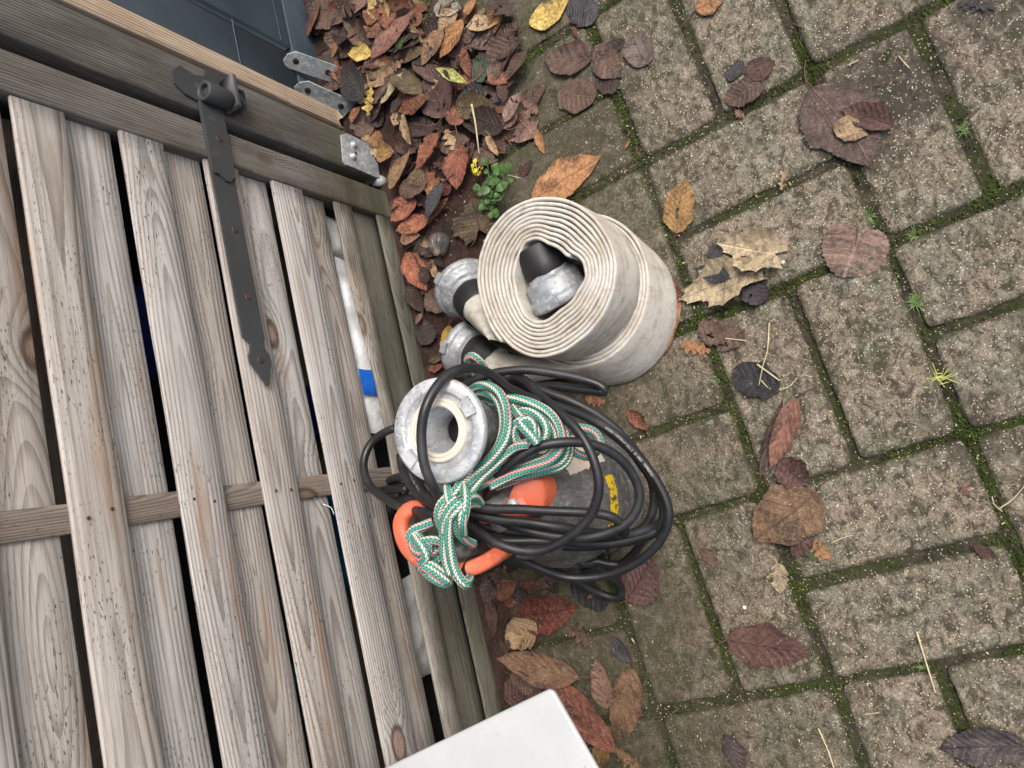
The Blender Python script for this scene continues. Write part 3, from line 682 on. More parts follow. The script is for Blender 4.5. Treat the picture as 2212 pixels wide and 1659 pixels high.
# ---------------- dark store added behind the gate to darken its gaps, roof unseen
shade_box = empty('gap_shade_box', (-.95, 0, 0), 'dark added store closed by the slatted gate', 'enclosure')
mk('wall', join(box(-1.25, -1.22, -.70, .56, 0, .86), box(-1.219, -.73, -.73, -.701, 0, .86), box(-1.219, -.75, .5605, .585, 0, .86)), SHADE_BLACK, shade_box)  # near-black walls added so the gaps between slats stay dark
mk('shade_roof', box(-1.27, -.70, -.745, .5625, .862, .88), WDARK, shade_box)  # unseen cover added to keep daylight out of the gaps
mk('floor', box(-1.219, -.705, -.70, .56, -.0, .026), SHADE_BLACK, shade_box)
vf, uv = plank_yz(-.69, .55, .50, .56, -.80, .02, 55); mk('cross_rail', vf, WBAT, shade_box, uv=uv)
vf, uv = plank_yz(-.69, .55, .13, .18, -.80, .02, 56); mk('cross_rail', vf, WBAT, shade_box, uv=uv)
# things seen through the gaps
def crumple(name, pts, th, mat, label, cat, seed, amp=.006):
    """soft sheet through a list of (y,z) outlines at x with folds"""
    (x, y0, y1, z0, z1) = pts; nx, nz = 30, 30; v = []; f = []
    for s_ in (0, 1):
        for j in range(nz + 1):
            for i in range(nx + 1):
                y = y0 + (y1 - y0) * i / nx; z = z0 + (z1 - z0) * j / nz
                e = min(i, nx - i, j, nz - j) / 6.; bul = th * (1 - math.exp(-e * 1.2))
                q = 1 - 2 * abs(noise.noise(Vector((y * 14, z * 9, seed)))) ; q2 = noise.noise(Vector((y * 50, z * 30, seed)))
                v.append((x + (bul + amp * q * min(1, e) if s_ else -bul) + amp * .3 * q2, y + .004 * q2, z + .004 * noise.noise(Vector((y * 20, 1, seed)))))
    W = nx + 1; n1 = W * (nz + 1)
    for j in range(nz):
        for i in range(nx):
            a = j * W + i; f.append((n1 + a, n1 + a + 1, n1 + a + W + 1, n1 + a + W)); f.append((a, a + W, a + W + 1, a + 1))
    o = mk(name, (v, f), mat); return props(o, label, cat)
crumple('plastic_bag', (-.708, .150, .42, .045, .165), .009, WPLAST, 'crumpled white plastic bag showing through the widest lower gap', 'bag', 3)
crumple('plastic_sheet', (-.692, .202, .240, .108, .160), .002, BLUE, 'bright blue plastic scrap beside the white bag', 'plastic scrap', 8, .002)
crumple('plastic_sheet', (-.725, .43, .497, .02, .14), .008, WPLAST, 'pale plastic behind the lower slats near the hinge', 'plastic sheet', 13)
crumple('blue_crate', (-.80, .25, .37, .30, .50), .02, NAVY, 'dark blue sack behind the third gap of the gate', 'sack', 4)
crumple('blue_sack', (-.77, .155, .235, .17, .30), .015, NAVY, 'navy blue sack behind the lower gap near the hinge tip', 'sack', 5)
crumple('tarp', (-.76, -.06, .10, .16, .31), .02, TEAL, 'teal tarpaulin seen through the gap below the batten', 'tarpaulin', 6)
crumple('tarp', (-.79, -.24, -.13, .28, .40), .02, TEAL, 'small piece of teal tarpaulin near the bottom of the picture', 'tarpaulin', 16)
crumple('grey_sack', (-.73, -.20, -.06, .08, .22), .015, WPLAST, 'grey white sack behind the mossy lower slats', 'sack', 7)
# ================================================================== WHITE TABLE
zt = .45
c0 = P(1190, 1487, zt); ca = P(830, 1660, zt); cb = P(1282, 1648, zt)
e1 = (ca - c0).normalized(); e2 = (cb - c0).normalized()
tab = empty('white_table', tuple(c0 + (e1 + e2) * .1 - Vector((0, 0, zt))), 'white painted table with a rounded corner reaching in beside the gate', 'table')
def slab(c, e1, e2, L1, L2, z0, z1, r=.006, b=.0022):
    def outline(ins, ns=6):
        pts = []
        cs = [(0, 0), (L1, 0), (L1, L2), (0, L2)]; angs = [(180, 270), (270, 360), (0, 90), (90, 180)]
        for (a, b_), (t0, t1) in zip(cs, angs):
            ca_ = (r if a == 0 else a - r, r if b_ == 0 else b_ - r)
            for k in range(ns + 1):
                t = math.radians(t0 + (t1 - t0) * k / ns); pts.append((ca_[0] + (r - ins) * math.cos(t), ca_[1] + (r - ins) * math.sin(t)))
        return pts
    v = []; f = []
    rings = [(b, z0), (0, z0 + b), (0, z1 - b), (b * .3, z1 - b * .3), (b, z1)]
    for ins, z in rings:
        for a, b_ in outline(ins): q = Vector((c.x, c.y, 0)) + e1 * a + e2 * b_; v.append((q.x, q.y, z))
    n = len(outline(0))
    for i in range(len(rings) - 1):
        for k in range(n): k2 = (k + 1) % n; f.append((i * n + k, i * n + k2, (i + 1) * n + k2, (i + 1) * n + k))
    f.append(tuple(range(n))[::-1]); f.append(tuple((len(rings) - 1) * n + k for k in range(n)))
    return v, f
mk('tabletop', slab(c0, e1, e2, .34, .62, zt - .0055, zt, r=.005, b=.0018), WBOARD, tab)
for a, b_ in ((.04, .36), (.31, .36), (.04, .59), (.31, .59)):
    q = c0 + e1 * a + e2 * b_; mk('leg', box(q.x - .014, q.x + .014, q.y - .014, q.y + .014, 0.003, zt - .006, .002), WHITEP, tab)
# ================================================================== HOSE ROLLS
def hole_shape(i): return [(1160, 405), (1250, 440), (1350, 500), (1450, 565), (1462, 640), (1405, 740), (1310, 830), (1215, 905), (1160, 905), (1110, 870), (1075, 800), (1050, 700), (1042, 600), (1070, 500), (1105, 430)]
def radial_fn(pts, c):
    an = [(math.atan2(p.y - c.y, p.x - c.x), (Vector((p.x, p.y)) - Vector((c.x, c.y))).length) for p in pts]; an.sort()
    def fn(a):
        a = (a + math.pi) % (2 * math.pi) - math.pi; A = an
        for (a0, r0), (a1, r1) in zip(A, A[1:] + [(A[0][0] + 2 * math.pi, A[0][1])]):
            if a0 <= a <= a1: t = (a - a0) / (a1 - a0); t = t * t * (3 - 2 * t) * .5 + t * .5; return r0 + (r1 - r0) * t
        (a0, r0), (a1, r1) = (A[-1][0] - 2 * math.pi, A[-1][1]), A[0]
        t = (a - a0) / (a1 - a0); return r0 + (r1 - r0) * t
    return fn
ZT = .165
def strip_along(path, th, z0, z1, seed, wob=.0012):
    """flat double hose layer standing on edge along a path; rounded folded edges"""
    prof = []
    h = th / 2; H = z1 - z0
    for a in (180, 150, 120, 90, 60, 30, 0): t = math.radians(a); prof.append((math.cos(t) * h, z1 - h + math.sin(t) * h * 1.1))
    prof.append((h, z0 + H * .66)); prof.append((h, z0 + H * .33))
    for a in (0, -45, -90, -135, -180): t = math.radians(a); prof.append((math.cos(t) * h, z0 + h + math.sin(t) * h))
    prof.append((-h, z0 + H * .33)); prof.append((-h, z0 + H * .66))
    v = []; f = []; uv = []; m = len(prof); L = 0; N = len(path)
    plen = [0]
    for a, b in zip(prof, prof[1:]): plen.append(plen[-1] + math.hypot(a[0] - b[0], a[1] - b[1]))
    for i, p in enumerate(path):
        t = (path[min(i + 1, N - 1)] - path[max(i - 1, 0)]); t.z = 0; t.normalize(); nn = Vector((t.y, -t.x, 0))
        if i: L += (p - path[i - 1]).length
        dz = wob * noise.noise(Vector((L * 9, seed, 0))) + wob * .8 * noise.noise(Vector((L * 40, seed, 2)))
        for k, (a, z) in enumerate(prof):
            q = p + nn * a; bul = .0006 * noise.noise(Vector((L * 60, z * 60, seed)))
            v.append((q.x + nn.x * bul, q.y + nn.y * bul, z + p.z + dz)); uv.append((L * S, plen[k] * S))
    for i in range(N - 1):
        for k in range(m): k2 = (k + 1) % m; f.append((i * m + k, i * m + k2, (i + 1) * m + k2, (i + 1) * m + k))
    f.append(tuple(range(m))[::-1]); f.append(tuple((N - 1) * m + k for k in range(m)))
    return v, f, uv
def roll_path(cc, hole, outer, turns, start, n=90):
    pts = []
    N = int(turns * n)
    for i in range(N + 1):
        a = start + 2 * math.pi * i / n; t = i / N
        tt = t * 1.0
        r = hole(a) * (1 - tt) + outer(a) * tt; r += .0007 * noise.noise(Vector((math.cos(a) * 2, math.sin(a) * 2, i / n * 1.1)))
        pts.append(Vector((cc.x + r * math.cos(a), cc.y + r * math.sin(a), 0)))
    return pts
Lp = P(*z3(780, 640), ZT); Rp = P(*z3(1705, 600), ZT); Tp = P(*z3(1270, 110), ZT); Bp = P(*z3(1140, 1195), ZT)
c1 = (Lp + Rp + Tp + Bp) / 4; rr1 = ((Tp - Bp).length + (Lp - Rp).length) / 4
hp_ = [P(*z3(x, y), ZT) for x, y in hole_shape(0)]
hc = sum(hp_, Vector()) / len(hp_)
outp = [P(*z3(x, y), ZT) for x, y in [(780, 620), (800, 480), (870, 320), (980, 200), (1110, 130), (1270, 110), (1420, 140), (1560, 240), (1650, 370), (1700, 520), (1700, 680), (1660, 820), (1580, 960), (1450, 1090), (1300, 1170), (1150, 1190), (1010, 1130), (900, 1020), (830, 880), (790, 740)]]
TH = .0046
hole = radial_fn(hp_, hc); outer = radial_fn(outp, hc)
hole_i = lambda a: hole(a) + TH * .5; outer_i = lambda a: outer(a) - TH * .5
# upper roll
r1 = empty('hose_roll', (hc.x, hc.y, ZT / 2 + .002), 'upper roll of cream canvas fire hose with a coupling inside its centre', 'hose', 'rolled fire hoses')
NT1 = 9.55
path = roll_path(hc, hole_i, outer_i, NT1, math.radians(20))
# inner tail folded into the hole
v, f, uv = strip_along(path, TH, ZT / 2 + .001, ZT, 1.0)
mk('hose', (v, f), CANVAS, r1, uv=uv)
def coupling(c, ax, parent, R0=.043, sleeve=.028, slen=.05, mat=ALU_M, long=1.0):
    u, w_, d = frame_of(ax); c = Vector(c)
    # h grows towards the hose
    prof = [(R0 * .50, .004), (R0 * .56, 0), (R0 * .80, -.002), (R0 * .95, .0), (R0, .003), (R0, .010), (R0 * .95, .013), (R0 * .90, .0135), (R0 * .86, .0165), (R0 * .84, .024 * long), (R0 * .74, .027 * long), (R0 * .66, .028 * long), (R0 * .64, .034 * long)]
    mk('coupling_ring', lathe(prof, c, ax, 56, lump=.012), mat, parent)
    lug = []
    for k in range(3):
        a = k * 2.094 + .6; q = c + (u * math.cos(a) + w_ * math.sin(a)) * R0 * .97
        t = (u * -math.sin(a) + w_ * math.cos(a)); o_ = (u * math.cos(a) + w_ * math.sin(a))
        vv = []
        for i in (0, 1):
            for j in (0, 1):
                for l_ in (0, 1): vv.append(q + t * (.008 * (2 * i - 1)) + o_ * (-.004 + .0085 * j) + d * (.001 + .010 * l_))
        lug.append((vv, [(0, 1, 3, 2), (4, 6, 7, 5), (0, 4, 5, 1), (2, 3, 7, 6), (0, 2, 6, 4), (1, 5, 7, 3)]))
    for q_ in lug: mk('lug', q_, mat, parent, smooth=False)
    sp = [(sleeve * .93, .024 * long), (sleeve, .027 * long), (sleeve * 1.02, .03 * long + slen * .45), (sleeve * .99, .03 * long + slen * .5), (sleeve * 1.01, .03 * long + slen * .93), (sleeve * .95, .03 * long + slen)]
    mk('sleeve', lathe(sp, c, ax, 48, lump=.02), SLEEVE, parent)
    return c + d * (.03 * long + slen), d
a_ = P(*z3(1345, 800), .112); b_ = P(*z3(1200, 530), .134)
coupling(a_, b_ - a_, r1, R0=.044, sleeve=.0285, slen=.040, mat=ALU_M, long=1.35)
# outer tails to the couplings lying by the gate
def tail(pts, w0, w1, parent, name='hose_tail'):
    """hose opening from flat into the sleeve: ellipse section, pts = (centre, half thickness, half width, up-dir)"""
    v = []; f = []; uv = []; n = 28; L = 0
    cs = spline([p[0] for p in pts], .004); N = len(cs)
    for i, c in enumerate(cs):
        t = i / (N - 1) * (len(pts) - 1); k = min(int(t), len(pts) - 2); ff = t - k
        a = pts[k][1] * (1 - ff) + pts[k + 1][1] * ff; b = pts[k][2] * (1 - ff) + pts[k + 1][2] * ff
        d = (cs[min(i + 1, N - 1)] - cs[max(i - 1, 0)]).normalized(); side = d.cross(Vector((0, 0, 1))).normalized(); up = side.cross(d)
        if i: L += (c - cs[i - 1]).length
        for q in range(n + 1):
            th = 2 * math.pi * q / n; wr = 1 + .05 * noise.noise(Vector((math.cos(th) * 2, L * 40, 4)))
            v.append(c + side * math.cos(th) * a * wr + up * math.sin(th) * b * wr); uv.append((L * S, q / n * .2))
    W = n + 1
    for i in range(N - 1):
        for q in range(n): f.append((i * W + q, i * W + q + 1, (i + 1) * W + q + 1, (i + 1) * W + q))
    mk(name, (v, f), CANVAS, parent, uv=uv)
k1 = P(*z3(705, 705), .054); k1e = P(*z3(880, 935), .098)
e_, d_ = coupling(k1, k1e - k1, r1, R0=.0475, sleeve=.0300, slen=.040)
ob = P(*z3(1010, 1110), ZT * .75)
tail([(e_ - d_ * .01, .027, .027), (e_ + d_ * .02, .018, .033), (Vector((ob.x, ob.y, ZT * .75)), .004, .040)], 0, 0, r1)
# lower roll
c2 = Vector((c1.x + .004, c1.y - .009, 0)); r2r = rr1 + .0045
r2 = empty('hose_roll', (c2.x, c2.y, 0), 'lower roll of cream canvas fire hose lying on the bricks under the other', 'hose', 'rolled fire hoses')
path2 = roll_path(c2, lambda a: .038 + .004 * math.cos(2 * a), lambda a: r2r - TH / 2 + .0015 * math.sin(3 * a), 13.0, math.radians(215))
v, f, uv = strip_along(path2, TH, .004, ZT / 2 + .0005, 9.0)
v = [(x + .006 * (1 - z / (ZT / 2)), y - .026 * (1 - z / (ZT / 2)), z) for x, y, z in v]; mk('hose', (v, f), CANVAS, r2, uv=uv)
k2 = P(*z3(690, 1100), .050); k2e = P(*z3(935, 1215), .062)
e_, d_ = coupling(k2, k2e - k2, r2, R0=.043, sleeve=.0285, slen=.046)
o2 = path2[-1]
tail([(e_ - d_ * .01, .026, .026), (e_ + d_ * .02, .016, .032), (Vector((c2.x - .02, c2.y - r2r + .006, .045)), .004, .038)], 0, 0, r2)
# ================================================================== PUMP
PC = Vector((-.466, -.004, 0))
pump = empty('submersible_pump', (PC.x, PC.y, 0), 'scuffed dark grey submersible pump with an orange carrying handle standing on the bricks', 'pump')
prof = [(.0, .004), (.082, .004), (.088, .007), (.0885, .030), (.0870, .033), (.0870, .060), (.0885, .063), (.0880, .092), (.0855, .105), (.079, .122), (.072, .140), (.066, .160), (.061, .185), (.058, .205), (.053, .216), (.040, .222), (.0, .224)]
def prof_r(z):
    for (a, b), (c, d) in zip(prof[1:], prof[2:]):
        if b <= z <= d and d > b: return a + (c - a) * (z - b) / (d - b)
    return .05
def fine_prof(pr, st=.004):
    out = [pr[0]]
    for a, b in zip(pr, pr[1:]):
        n = max(1, int(math.hypot(a[0] - b[0], a[1] - b[1]) / st))
        for k in range(1, n + 1): out.append((a[0] + (b[0] - a[0]) * k / n, a[1] + (b[1] - a[1]) * k / n))
    return out
mk('body', lathe(fine_prof(prof), PC, (0, 0, 1), 72, lump=.006), BODY, pump)
mk('strainer_slots', join(*[box(-.0022, .0022, -.0022, .0022, 0, .016) for _ in range(1)]), SHADE_BLACK, pump, origin=tuple(PC)) if False else None
def patch(a0, a1, z0, z1, name, mat, jag=.004, seed=0, off=.0008, na=30, nz=16):
    v = []; f = []
    for j in range(nz + 1):
        for i in range(na + 1):
            a = a0 + (a1 - a0) * i / na; z = z0 + (z1 - z0) * j / nz
            if i in (0, na): a += noise.noise(Vector((z * 200, seed, i))) * jag * 12
            if j in (0, nz): z += noise.noise(Vector((a * 9, seed, j))) * jag
            r = prof_r(z) * (1 + .006 * noise.noise(Vector((math.cos(a) * 2, math.sin(a) * 2, z * 60)))) + off + .0003 * noise.noise(Vector((a * 9, z * 90, 1)))
            v.append((PC.x + r * math.cos(a), PC.y + r * math.sin(a), z))
    W = na + 1
    for j in range(nz):
        for i in range(na): f.append((j * W + i, j * W + i + 1, (j + 1) * W + i + 1, (j + 1) * W + i))
    mk(name, (v, f), mat, pump)
def angz(px, py):
    """point of the body's surface seen at a place: angle and height"""
    best = None
    for k in range(300):
        z = .22 * (1 - k / 300); q = P(px, py, z); r = math.hypot(q.x - PC.x, q.y - PC.y)
        if r <= prof_r(max(z, .008)) + .0003: return math.atan2(q.y - PC.y, q.x - PC.x), z
    return 0, .1
ya, yz = angz(*z4(1668, 765)); yb, yz2 = angz(*z4(1610, 1125))
YZ = angz(*z4(1675, 930))[1]
patch(yb, ya, YZ - .007, YZ + .007, 'stripe', YELLOW, .0015, 3)
sa, sz = angz(*z4(1660, 725)); sb, sz2 = angz(*z4(1400, 440))

patch(sa + .12, sa + 1.35, .098, .165, 'sticker', STICKER, .006, 9, off=.0012)
# white rim showing low on the gate side
mk('base_rim', lathe([(.070, .1215), (.0905, .1215), (.0925, .124), (.0925, .128), (.0895, .1305), (.070, .1305)], PC + Vector((-.012, -.012, 0)), (0, 0, 1), 60), WHITEP, pump) if False else None
# handle: bail with two feet
def H(x, y, z): return P(*z4(x, y), z)
bail = spline([H(1110, 960, .238), H(1020, 1005, .248), H(900, 1035, .260), H(750, 1045, .272), H(600, 1030, .285), H(460, 1000, .300), H(365, 990, .314), (H(305, 1055, .324)), H(300, 1140, .332), H(345, 1250, .330), H(440, 1335, .328), H(560, 1385, .326), H(690, 1395, .322), H(830, 1345, .302), H(950, 1272, .262), H(1040, 1205, .222), H(1120, 1140, .185)], .004)
def rounded_sweep(path, rw, rh, ref, n=16, pw=3.2):
    v = []; f = []; N = len(path)
    for i, p in enumerate(path):
        t = (path[min(i + 1, N - 1)] - path[max(i - 1, 0)]).normalized(); side = t.cross(ref).normalized(); up = side.cross(t)
        w_, h_ = (rw(i / (N - 1)), rh(i / (N - 1)))
        for k in range(n):
            a = 2 * math.pi * k / n; ca_, sa_ = math.cos(a), math.sin(a)
            v.append(p + side * math.copysign(abs(ca_) ** (2 / pw), ca_) * w_ + up * math.copysign(abs(sa_) ** (2 / pw), sa_) * h_)
    for i in range(N - 1):
        for k in range(n): k2 = (k + 1) % n; f.append((i * n + k, i * n + k2, (i + 1) * n + k2, (i + 1) * n + k))
    f.append(tuple(range(n))[::-1]); f.append(tuple((N - 1) * n + k for k in range(n)))
    return v, f
fw = lambda t: .0085 + .007 * max(0, 1 - t / .10) + .005 * max(0, 1 - (1 - t) / .08)
mk('handle', rounded_sweep(bail, fw, lambda t: .0078 + .003 * max(0, 1 - t / .1), Vector((0.2, 0, 1))), ORANGE, pump)
def foot_block():
    out = [(985, 935, .258), (1000, 880, .256), (1022, 835, .253), (1060, 805, .248), (1120, 795, .246), (1180, 795, .242), (1212, 815, .238), (1226, 860, .236), (1228, 930, .234), (1218, 1000, .232), (1190, 1040, .232), (1000, 1040, .246), (975, 990, .254)]
    pts = [H(*p) for p in out]; c = sum(pts, Vector()) / len(pts); n = len(pts); v = []
    for k, dz in ((1.0, -.030), (1.0, -.007), (.985, -.003), (.95, -.0008), (.88, 0)):
        for p in pts: q = c.lerp(p, k); v.append((q.x, q.y, q.z + dz))
    f = [(i * n + k, i * n + (k + 1) % n, (i + 1) * n + (k + 1) % n, (i + 1) * n + k) for i in range(4) for k in range(n)]
    f.append(tuple(4 * n + k for k in range(n))); return v, f
mk('handle_foot', foot_block(), ORANGE, pump)
mk('handle_bolt', lathe([(0, .004), (.004, .004), (.0065, .002), (.007, 0)], H(1020, 965, .256), (.3, -.1, 1), 20), GALV, pump)
gl = H(880, 955, .232)
mk('cable_gland', lathe([(.0, -.03), (.0125, -.03), (.0125, 0), (.0105, .002), (.0105, .012), (.0085, .014), (.006, .015)], gl, (-.25, .1, 1), 24), RUBBER, pump)
# motor top casting visible inside the handle
mk('top_casting', lathe([(.0, .205), (.045, .205), (.045, .216), (.030, .234), (.022, .256), (.016, .262), (0, .263)], PC + Vector((-.004, .002, 0)), (0, 0, 1), 30, lump=.05), ALU_D, pump)
mk('lug', lathe([(0, -.02), (.011, -.02), (.012, .008), (.009, .016), (0, .018)], H(690, 1250, .292), (-.1, 0, 1), 12, lump=.3), ALU_D, pump)
# outlet: riser, hex adapter and coupling
oc_ = P(*z4(530, 485), .350); ax = (P(*z4(530, 485), .350) - P(*z4(700, 500), .285)).normalized(); ax = (ax + Vector((.05, 0, .1))).normalized()
ax = Vector((.07, .0, 1)).normalized()
o_h = lambda h: oc_ - ax * h
cp = [(.0165, -.060), (.0168, -.034), (.0195, -.020), (.0235, -.012), (.0245, -.0105), (.0250, -.009), (.0255, -.006), (.0285, -.005), (.0305, -.0045), (.0400, -.0045), (.0405, -.001), (.043, .0), (.0530, .0), (.0545, -.002), (.0550, -.006), (.0535, -.010), (.046, -.013), (.043, -.016), (.0395, -.030)]
mk('outlet_coupling', lathe(cp, oc_, ax, 72, lump=.006), ALU, pump)
mk('gasket', lathe([(.0240, -.007), (.0242, -.0015), (.0255, .0008), (.0278, .0010), (.0284, -.0002), (.0300, -.0002), (.0308, .0006), (.0326, .0004), (.0334, -.0018), (.0334, -.006)], oc_, ax, 72), GASKET, pump)
mk('bore', lathe([(.0, -.050), (.0166, -.050), (.0166, -.0605)], oc_, ax, 40), SHADE_BLACK, pump)
u_, w_, d_ = frame_of(ax)
def arcbox(c, ax, r0, r1, a0, a1, h0, h1, n=10):
    u, w_, d = frame_of(ax); v = []; f = []
    for i in range(n + 1):
        a = a0 + (a1 - a0) * i / n; o = u * math.cos(a) + w_ * math.sin(a)
        for r, h in ((r0, h0), (r1, h0), (r1, h1), (r0, h1)): v.append(Vector(c) + o * r + d * h)
    for i in range(n):
        for k in range(4): k2 = (k + 1) % 4; f.append((i * 4 + k, i * 4 + k2, (i + 1) * 4 + k2, (i + 1) * 4 + k))
    f.append((3, 2, 1, 0)); f.append(tuple(n * 4 + k for k in range(4))); return v, f
def ang_of(c, ax, p):
    u, w_, d = frame_of(ax); q = Vector(p) - Vector(c); return math.atan2(q.dot(w_), q.dot(u))
for pa, pb in (((700, 300), (690, 400)), ((330, 650), (370, 720))):
    A1 = ang_of(oc_, ax, P(*z4(*pa), .35)); A2 = ang_of(oc_, ax, P(*z4(*pb), .35))
    if A2 - A1 > 3.2: A2 -= 6.283
    if A1 - A2 > 3.2: A2 += 6.283
    lo, hi = min(A1, A2), max(A1, A2)
    mk('claw', arcbox(oc_, ax, .0375, .0500, lo - .05, hi + .05, -.003, .0035), ALU, pump, smooth=False)
hexv = []
hx = lathe([(.0385, -.030), (.0395, -.0305), (.0400, -.034), (.0400, -.056), (.0385, -.059), (.030, -.0595), (.030, -.075)], oc_, ax, 10)
mk('adapter', hx, ALU_D, pump, smooth=False)
rb = o_h(.07)
mk('riser', rounded_sweep(spline([o_h(.0625), o_h(.10), Vector((rb.x - .004, rb.y, .20)), Vector((rb.x + .002, rb.y - .012, .12)), Vector((PC.x, PC.y + .05, .07))], .006), lambda t: .028, lambda t: .028, Vector((1, 0, .01)), 24, 2), BODY, pump)
# ================================================================== CABLE
RC = .0053
def cab(pts):  return [P(*z4(x, y), z) for x, y, z in pts]
runs = [
 # arch over the coupling, down to the outermost loop on the right, and back
 [(640, 1000, .338), (555, 930, .350), (490, 820, .368), (445, 700, .374), (428, 560, .376), (430, 450, .376), (455, 340, .374), (510, 230, .366), (590, 135, .352), (680, 88, .335), (780, 85, .315), (880, 125, .295), (985, 215, .275), (1100, 270, .255), (1250, 310, .235), (1400, 360, .215), (1560, 430, .195), (1720, 540, .178), (1860, 680, .165), (1960, 820, .158), (2020, 960, .153), (2025, 1080, .150), (1975, 1200, .148), (1870, 1310, .148), (1730, 1390, .150), (1570, 1430, .155), (1400, 1435, .165), (1250, 1405, .18), (1100, 1340, .20), (980, 1270, .225), (880, 1200, .25), (800, 1130, .28)],
 # second arch, tight end at the right
 [(560, 420, .20), (620, 300, .22), (690, 215, .232), (780, 160, .235), (900, 115, .232), (1050, 98, .225), (1200, 105, .215), (1350, 125, .205), (1480, 155, .197), (1575, 190, .192), (1615, 225, .190), (1590, 240, .188), (1520, 232, .187), (1400, 215, .187), (1280, 200, .188), (1180, 205, .19), (1060, 195, .19), (960, 215, .185)],
 # loop from the top across the pump
 [(1250, 215, .176), (1130, 200, .180), (1045, 175, .188), (1018, 150, .200), (1045, 138, .212), (1110, 172, .225), (1200, 260, .238), (1290, 340, .248), (1390, 430, .255), (1470, 530, .258), (1535, 660, .258), (1572, 790, .256), (1572, 900, .254), (1535, 1020, .252), (1460, 1120, .252), (1350, 1205, .254), (1200, 1260, .258), (1060, 1260, .265), (920, 1215, .275), (810, 1150, .290), (735, 1090, .305)],
 # lead from the gland
 [(868, 960, .240), (848, 915, .262), (855, 870, .275), (900, 800, .285), (990, 715, .290), (1100, 635, .287), (1230, 580, .280), (1370, 560, .268), (1510, 572, .252), (1640, 620, .236), (1750, 705, .222), (1825, 820, .210), (1840, 930, .206), (1800, 1030, .206), (1710, 1115, .210), (1580, 1165, .216), (1420, 1182, .224), (1250, 1165, .234), (1080, 1125, .248), (930, 1065, .268), (800, 1010, .290), (720, 985, .305)],
 # left outer bulge
 [(260, 465, .215), (190, 495, .218), (110, 555, .222), (62, 640, .228), (52, 730, .235), (85, 830, .245), (160, 910, .258), (270, 970, .28), (390, 1005, .318), (500, 1035, .333), (620, 1060, .325), (740, 1100, .305)],
 # outer right pair
 [(950, 160, .19), (1090, 165, .20), (1240, 235, .20), (1380, 290, .195), (1540, 370, .185), (1700, 490, .172), (1830, 630, .16), (1930, 790, .15), (1985, 930, .143), (1990, 1060, .138), (1930, 1150, .136), (1800, 1200, .138), (1640, 1225, .145), (1450, 1235, .157), (1250, 1220, .175), (1050, 1190, .20), (880, 1140, .235), (740, 1060, .285)],
 [(1150, 220, .18), (1300, 310, .178), (1450, 380, .170), (1600, 460, .162), (1750, 580, .15), (1850, 700, .14), (1915, 810, .132), (1930, 920, .128), (1915, 1030, .126), (1850, 1120, .128), (1700, 1165, .14), (1500, 1150, .165), (1300, 1110, .20), (1100, 1085, .235), (900, 1060, .27), (760, 1030, .292)],
 # straight strands across the handle
 [(720, 960, .318), (800, 985, .305), (920, 1000, .290), (1080, 1000, .272), (1250, 1003, .255), (1420, 1012, .240), (1580, 1028, .226), (1670, 1050, .218), (1722, 1090, .208), (1745, 1130, .19), (1730, 1165, .165), (1680, 1180, .15)],
 [(700, 1010, .310), (800, 1035, .295), (950, 1065, .278), (1150, 1085, .256), (1350, 1115, .236), (1550, 1150, .205), (1750, 1160, .17), (1880, 1130, .150), (1960, 1090, .13)],
 [(690, 1120, .29), (800, 1170, .275), (950, 1200, .255), (1120, 1205, .238), (1300, 1200, .222), (1480, 1215, .20), (1640, 1215, .18), (1800, 1180, .16), (1950, 1140, .14)],
 [(740, 1060, .28), (850, 1110, .262), (1000, 1140, .244), (1180, 1170, .226), (1400, 1200, .20), (1600, 1190, .17)],
 # low loops lying toward the ground
 [(900, 1230, .16), (1020, 1345, .13), (1200, 1355, .10), (1380, 1340, .085), (1520, 1310, .08), (1620, 1260, .09)],
 [(1040, 1280, .14), (1180, 1350, .10), (1320, 1410, .07), (1450, 1475, .04), (1560, 1530, .02), (1650, 1565, .012), (1712, 1560, .012), (1722, 1510, .016), (1690, 1460, .028), (1620, 1420, .045), (1560, 1370, .06), (1480, 1320, .075), (1380, 1290, .09), (1250, 1300, .10)],
 [(1250, 1250, .17), (1370, 1300, .12), (1490, 1350, .10), (1560, 1330, .09), (1640, 1350, .085), (1720, 1350, .08), (1800, 1290, .09), (1860, 1210, .11), (1900, 1140, .13)],
 [(1480, 1400, .05), (1530, 1370, .065), (1540, 1320, .075), (1500, 1270, .09)],
 # left bundle under the coupling
 [(285, 640, .255), (295, 720, .262), (330, 800, .275), (390, 880, .295), (460, 950, .315), (540, 1010, .328), (640, 1060, .318)],
 [(350, 740, .262), (400, 830, .285), (460, 905, .308), (530, 965, .328), (610, 1010, .335)],
 [(320, 790, .235), (260, 795, .21), (220, 810, .195), (250, 835, .19), (320, 850, .22)],
 [(330, 870, .23), (240, 865, .20), (175, 875, .18), (190, 895, .175), (280, 900, .2)],
 [(330, 920, .21), (270, 940, .185), (230, 990, .16), (225, 1060, .14), (250, 1130, .12), (290, 1180, .11)],
 [(420, 930, .25), (330, 930, .22), (280, 960, .19)],
]
cable = empty('power_cable', tuple(P(*z4(1200, 900), .2)), 'long black rubber power cable gathered in loops over the pump', 'cable')
parts = []; UV = []
cpaths = []
for i, r in enumerate(runs):
    pth = spline(cab(r), .004)
    pth = [q + Vector((noise.noise(q * 22 + Vector((i, 0, 0))), noise.noise(q * 22 + Vector((0, i, 0))), noise.noise(q * 22 + Vector((0, 0, i))))) * .0016 for q in pth]; cpaths.append(pth)
    v, f, uv = tube(pth, RC * (1 if i != 4 else 1.0), 14); parts.append((v, f)); UV += uv
mk('cable_sheath', join(*parts), CABLE, cable, uv=UV)
